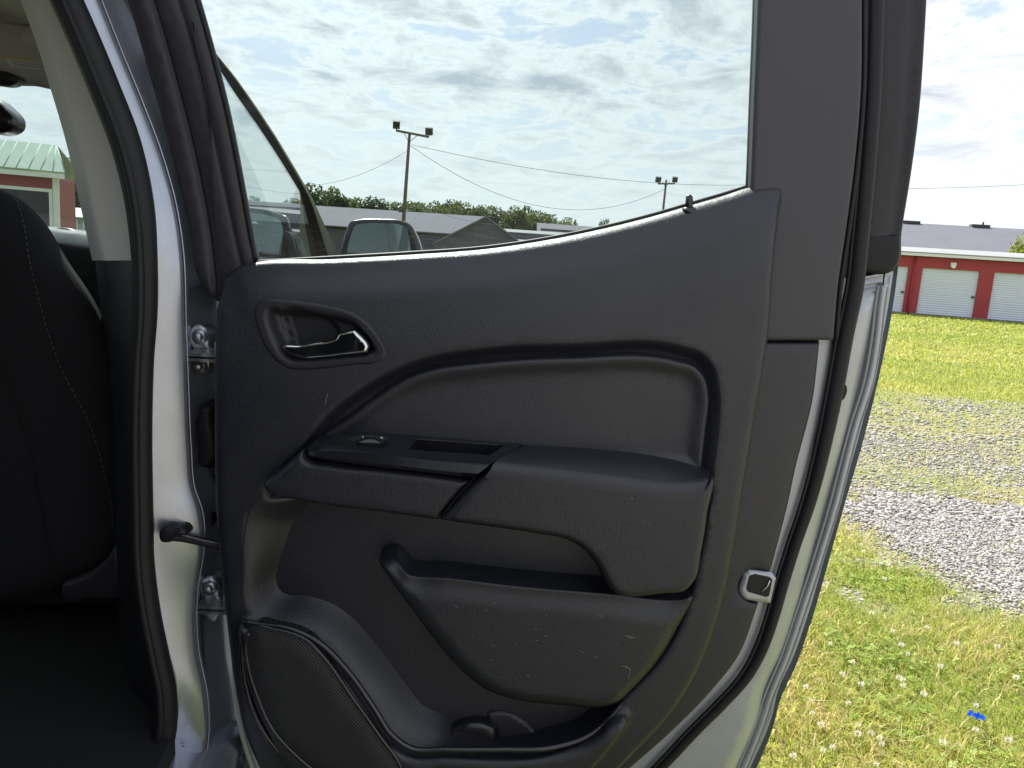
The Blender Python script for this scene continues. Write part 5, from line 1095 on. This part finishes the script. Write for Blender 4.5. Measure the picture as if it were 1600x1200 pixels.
# ------------------------------------------------------------------ grass, gravel, clover, litter
def in_view_x(y): return 0.20*y, 0.80*y+0.8
def blades():
    zones = [(1.5, 3.0, 6500, 0.045, 0.0032), (3.0, 5.0, 3600, 0.045, 0.0042), (5.0, 8.0, 1300, 0.045, 0.0060), (8.0, 13.0, 560, 0.05, 0.010), (13.0, 22.0, 190, 0.05, 0.020), (22.0, 38.0, 60, 0.06, 0.040)]
    B = []
    for y0, y1, dens, h, w in zones:
        xa, xb = (0.05*y0 if y0 < 5 else -0.35*y1), 0.85*y1+0.8; n = int(dens*(xb-xa)*(y1-y0))
        x = RNG.uniform(xa, xb, n); y = RNG.uniform(y0, y1, n); k = (x > (0.22*y-0.1 if y0 < 5 else -0.35*y)) & (x < 0.80*y+0.6); B.append(np.stack([x[k], y[k], np.full(k.sum(), h), np.full(k.sum(), w)], 1))
    # sparser blades where the frame does not look but a step aside would
    for y0, y1, x0, x1, dens in ((0.7, 3.2, -0.1, 1.2, 1800), (1.2, 4.0, 1.8, 5.0, 500), (2.5, 5.0, -0.2, 1.1, 900)):
        n = int(dens*(x1-x0)*(y1-y0)); x = RNG.uniform(x0, x1, n); y = RNG.uniform(y0, y1, n); B.append(np.stack([x, y, np.full(n, 0.045), np.full(n, 0.005)], 1))
    B = np.concatenate(B); keep = []; gm = np.array([gravel_mask(a, b) for a, b in B[:, :2]])
    k = RNG.uniform(size=len(B)) > np.clip(gm*1.15-0.05, 0, 0.985); B = B[k]; n = len(B)
    pn = np.array([mnoise.noise(Vector((a*1.7, b*1.7, 1)))*(1 if b < 9 else 0.4)+0.5*mnoise.noise(Vector((a*5, b*5, 3)))*(1 if b < 9 else 0.3)+(0.9*mnoise.noise(Vector((a*0.08, b*0.55, 7))) if b > 8 else 0) for a, b in B[:, :2]])
    gz = np.array([ground_z(a, b) for a, b in B[:, :2]])
    h = B[:, 2]*RNG.uniform(0.45, 1.35, n)*(1+0.35*pn)*(1-0.55*np.clip(gm[k]*2, 0, 1)); w = B[:, 3]*RNG.uniform(0.6, 1.4, n)
    a = RNG.uniform(0, 2*np.pi, n); lean = RNG.uniform(0.2, 1.7, n)*h; la = RNG.uniform(0, 2*np.pi, n)
    bx, by = np.cos(a)*w/2, np.sin(a)*w/2; lx, ly = np.cos(la)*lean, np.sin(la)*lean
    X, Y = B[:, 0], B[:, 1]
    V = np.empty((n, 5, 3)); z0 = gz-0.004
    V[:, 0] = np.stack([X-bx, Y-by, z0], 1); V[:, 1] = np.stack([X+bx, Y+by, z0], 1)
    V[:, 2] = np.stack([X+lx*.35+bx*.8, Y+ly*.35+by*.8, gz+h*.62], 1); V[:, 3] = np.stack([X+lx*.35-bx*.8, Y+ly*.35-by*.8, gz+h*.62], 1)
    V[:, 4] = np.stack([X+lx, Y+ly, gz+h*RNG.uniform(.75, 1.0, n)], 1)
    i = np.arange(n)[:, None]*5
    T = np.concatenate([i+[0, 1, 2], i+[0, 2, 3], i+[3, 2, 4]], 1).reshape(-1, 3)
    me = bpy.data.meshes.new('grass'); me.vertices.add(n*5); me.vertices.foreach_set('co', V.reshape(-1)); nt_ = len(T)
    me.loops.add(nt_*3); me.loops.foreach_set('vertex_index', T.reshape(-1).astype(np.int32)); me.polygons.add(nt_); me.polygons.foreach_set('loop_start', np.arange(nt_, dtype=np.int32)*3); me.polygons.foreach_set('loop_total', np.full(nt_, 3, np.int32)); me.update(); me.validate()
    Y0 = B[:, 1]
    # colour of each blade: fresh green, yellow green or straw
    t = np.clip(0.42+0.55*pn+RNG.normal(0, 0.22, n), 0, 1); straw = RNG.uniform(size=n) < np.where(Y0 < 8, np.clip(0.30+0.35*pn, 0.08, 0.6), np.clip(0.10+0.25*pn, 0.02, 0.4))
    g0, g1, st = np.array([0.23, 0.32, 0.05]), np.array([0.54, 0.54, 0.12]), np.array([0.70, 0.57, 0.30])
    colr = g0+(g1-g0)*t[:, None]; colr[straw] = st*RNG.uniform(0.7, 1.15, (straw.sum(), 1))
    ca = me.attributes.new('tint', 'FLOAT_COLOR', 'POINT'); ca.data.foreach_set('color', np.concatenate([np.repeat(colr, 5, 0), np.ones((n*5, 1))], 1).reshape(-1))
    m = bpy.data.materials.new('grass_blades'); m.use_nodes = True; N = m.node_tree.nodes; L = m.node_tree.links; p = N['Principled BSDF']
    at = N.new('ShaderNodeAttribute'); at.attribute_name = 'tint'; L.new(at.outputs['Color'], p.inputs['Base Color']); p.inputs['Roughness'].default_value = 0.5; p.inputs['Specular IOR Level'].default_value = 0.35
    tr = N.new('ShaderNodeBsdfTranslucent'); L.new(at.outputs['Color'], tr.inputs[0]); mx = N.new('ShaderNodeMixShader'); mx.inputs[0].default_value = 0.5
    L.new(p.outputs[0], mx.inputs[1]); L.new(tr.outputs[0], mx.inputs[2]); L.new(mx.outputs[0], N['Material Output'].inputs['Surface'])
    me.materials.append(m); o = bpy.data.objects.new('grass', me); COL.objects.link(o); tag(o, 'short sunlit lawn grass with straw coloured blades', 'grass', None, 'stuff')
blades()
def clover_leaves():
    P_ = []
    while len(P_) < 2400:
        y = RNG.uniform(1.5, 4.6); x = RNG.uniform(0.22*y-0.1, 0.80*y+0.4)
        if mnoise.noise(Vector((x*2.2, y*2.2, 12)))+RNG.normal(0, 0.12) > 0.12 and gravel_mask(x, y) < 0.25: P_.append((x, y))
    V = []; F_ = []; tint = []
    for x, y in P_:
        z = ground_z(x, y)+RNG.uniform(0.012, 0.040); a0 = RNG.uniform(0, 6.28); s = RNG.uniform(0.0045, 0.0085); tl = RNG.normal(0, 0.35, 2); c = RNG.uniform(0.75, 1.25)
        for k in range(3):
            a = a0+k*2.094; d = np.array([math.cos(a), math.sin(a)]); e = np.array([-d[1], d[0]])
            n = len(V)
            for q, r in ((0.0, 0.0), (0.9, 0.75), (1.7, 0.0), (0.9, -0.75)):
                o = d*q*s+e*r*s; V.append((x+o[0], y+o[1], z+o[0]*tl[0]+o[1]*tl[1])); tint.append((0.30*c, 0.42*c, 0.08*c, 1))
            F_.append((n, n+1, n+2, n+3))
    o = mk('clover_leaves', V, F_, bpy.data.materials['grass_blades'], None, False)
    at_ = o.data.attributes.new('tint', 'FLOAT_COLOR', 'POINT'); at_.data.foreach_set('color', np.array(tint).reshape(-1)); tag(o, 'patches of green three lobed clover leaves in the lawn', 'clover', None, 'stuff')
clover_leaves()
def stones():
    zones = [(2.7, 4.2, 15000, 0.0052), (4.2, 6.5, 6000, 0.0075), (6.5, 10.5, 1900, 0.011)]
    B = []
    for y0, y1, dens, r in zones:
        xa, xb = -0.15*y1, 0.82*y1+0.8; n = int(dens*(xb-xa)*(y1-y0)); x = RNG.uniform(xa, xb, n); y = RNG.uniform(y0, y1, n); k = ((x > 0.24*y-0.2) | ((x > -0.15*y) & (RNG.uniform(size=n) < 0.5))) & (x < 0.82*y+0.7); B.append(np.stack([x[k], y[k], np.full(k.sum(), r)], 1))
    B = np.concatenate(B); gm = np.array([gravel_mask(a, b) for a, b in B[:, :2]]); B = B[RNG.uniform(size=len(B)) < np.where(gm > 0.8, np.clip(gm*1.3-0.12, 0, 1), np.clip(gm*0.8-0.1, 0, 1))]; n = len(B)
    bm = bmesh.new(); bmesh.ops.create_icosphere(bm, subdivisions=1, radius=1); S = np.array([tuple(v.co) for v in bm.verts]); FT = np.array([[v.index for v in f.verts] for f in bm.faces]); bm.free()
    m_ = len(S); gz = np.array([ground_z(a, b) for a, b in B[:, :2]])
    r = B[:, 2]*np.clip(np.exp(RNG.normal(0, 0.42, n)), 0.4, 2.0); jit = RNG.uniform(0.7, 1.25, (n, m_, 1)); sc = np.stack([RNG.uniform(.8, 1.4, n), RNG.uniform(.7, 1.2, n), RNG.uniform(.45, .8, n)], 1)[:, None, :]
    P = S[None]*jit*sc*r[:, None, None]; a = RNG.uniform(0, 6.28, n); ca, sa = np.cos(a)[:, None], np.sin(a)[:, None]
    Q = np.stack([P[..., 0]*ca-P[..., 1]*sa+B[:, 0, None], P[..., 0]*sa+P[..., 1]*ca+B[:, 1, None], P[..., 2]+(gz+r*0.30-0.006)[:, None]], -1)
    T = (FT[None]+(np.arange(n)*m_)[:, None, None]).reshape(-1, 3); nt_ = len(T)
    me = bpy.data.meshes.new('gravel'); me.vertices.add(n*m_); me.vertices.foreach_set('co', Q.reshape(-1)); me.loops.add(nt_*3); me.loops.foreach_set('vertex_index', T.reshape(-1).astype(np.int32)); me.polygons.add(nt_); me.polygons.foreach_set('loop_start', np.arange(nt_, dtype=np.int32)*3); me.polygons.foreach_set('loop_total', np.full(nt_, 3, np.int32)); me.update(); me.validate()
    g = RNG.uniform(0.20, 0.48, n); colr = np.stack([g, g*0.945, g*0.905], 1)
    c4 = np.concatenate([np.repeat(colr, m_, 0), np.ones((n*m_, 1))], 1); at_ = me.attributes.new('tint', 'FLOAT_COLOR', 'POINT'); at_.data.foreach_set('color', c4.reshape(-1))
    m = bpy.data.materials.new('gravel_stone'); m.use_nodes = True; N = m.node_tree.nodes; L = m.node_tree.links; p = N['Principled BSDF']; at = N.new('ShaderNodeAttribute'); at.attribute_name = 'tint'; L.new(at.outputs['Color'], p.inputs['Base Color']); p.inputs['Roughness'].default_value = 0.8
    me.materials.append(m); o = bpy.data.objects.new('gravel', me); COL.objects.link(o); tag(o, 'loose pale crushed stone of the gravel drive', 'gravel', None, 'stuff')
stones()
def clover():
    rg = random.Random(11); parts = []
    for k in range(26):
        a = 2.4*k; z = (k/26)*0.85+0.05; r = 0.0075*math.sqrt(max(0.05, 1-(z-0.45)**2*3.2)); c = Vector((r*math.cos(a), r*math.sin(a), 0.040+z*0.011)); d = (c-Vector((0, 0, 0.044))).normalized(); s = d.cross(EZ).normalized()*0.0018
        parts.append(([c-s, c+s, c+d*0.006+EZ*0.002], [(0, 1, 2)])); parts.append(([c-s*.5+EZ*0.002, c+s*.5-EZ*0.001, c+d*0.005-EZ*0.001], [(0, 1, 2)]))
    V, F_ = merge(parts); head = bpy.data.meshes.new('clover_head'); head.from_pydata([tuple(v) for v in V], [], F_); head.materials.append(M['clover'])
    V, F_ = tube_v([Vector((0.004, 0, 0)), Vector((0, 0, 0.042))], 0.0009, 5); stem = bpy.data.meshes.new('clover_stem'); stem.from_pydata([tuple(v) for v in V], [], F_); stem.materials.append(M['cloverstem'])
    spots = [(1270, 1095), (1268, 1112), (1290, 1128), (1335, 1128), (1342, 1142), (1380, 1160), (1372, 1150), (1365, 1145), (1300, 1166), (1280, 1168), (1365, 1190), (1260, 1075), (1330, 1098), (1345, 1070), (1403, 1058), (1410, 1062), (1415, 1070), (1330, 1036), (1405, 1008), (1420, 1022), (1500, 1005), (1395, 990), (1450, 980), (1528, 1100), (1520, 1140), (1480, 1160), (1575, 1150), (1440, 1080), (1240, 1180), (1312, 1050), (1360, 960), (1470, 1040), (1560, 1010), (1590, 1060), (1300, 1010), (1350, 860), (1346, 848), (1380, 905)]
    for px, py in spots:
        q = at_z(px+rg.uniform(-2, 2), py+rg.uniform(-2, 2), 0.04); r = empty('clover_flower', (q.x, q.y, ground_z(q.x, q.y)-0.002)); tag(r, 'small white clover flower head standing in the lawn grass', 'flower', 'white clover flowers in the lawn')
        r.rotation_euler = (rg.uniform(-.2, .2), rg.uniform(-.2, .2), rg.uniform(0, 6)); s = rg.uniform(0.55, 0.95)
        for nm, me in (('flower_head', head), ('stem', stem)):
            o = bpy.data.objects.new(nm, me); COL.objects.link(o); o.parent = r; o.scale = (s, s, 1)
clover()
def litter():
    q = at_z(1524, 1129, 0.03); base = Vector((q.x, q.y, ground_z(q.x, q.y)+0.012))
    r = empty('candy_wrapper', base); tag(r, 'crumpled shiny blue wrapper lying in the grass', 'wrapper')
    rg = random.Random(3); V = []; F_ = []; nx, ny = 9, 6
    for i in range(nx):
        for j in range(ny):
            u, v = i/(nx-1)-.5, j/(ny-1)-.5; V.append(base+Vector((u*0.046+v*0.014+rg.uniform(-.003, .003), v*0.030-u*0.008, 0.046-v*0.034-u*0.012+rg.uniform(-.005, .005))))
    for i in range(nx-1):
        for j in range(ny-1): a = i*ny+j; F_.append((a, a+ny, a+ny+1, a+1))
    o = mk('film', V, F_, 'bluefoil', r, False); s = o.modifiers.new('thickness', 'SOLIDIFY'); s.thickness = 0.0006
    V = [base+Vector((-0.020+rg.uniform(-.002, .002)+0.004*i, -0.012+0.004*j, 0.045+0.012*(1-i/2)+rg.uniform(-.003, .003))) for i in range(3) for j in range(4)]
    o = mk('torn_end', V, [(i*4+j, (i+1)*4+j, (i+1)*4+j+1, i*4+j+1) for i in range(2) for j in range(3)], 'foilwhite', r, False); s = o.modifiers.new('thickness', 'SOLIDIFY'); s.thickness = 0.0006
litter()
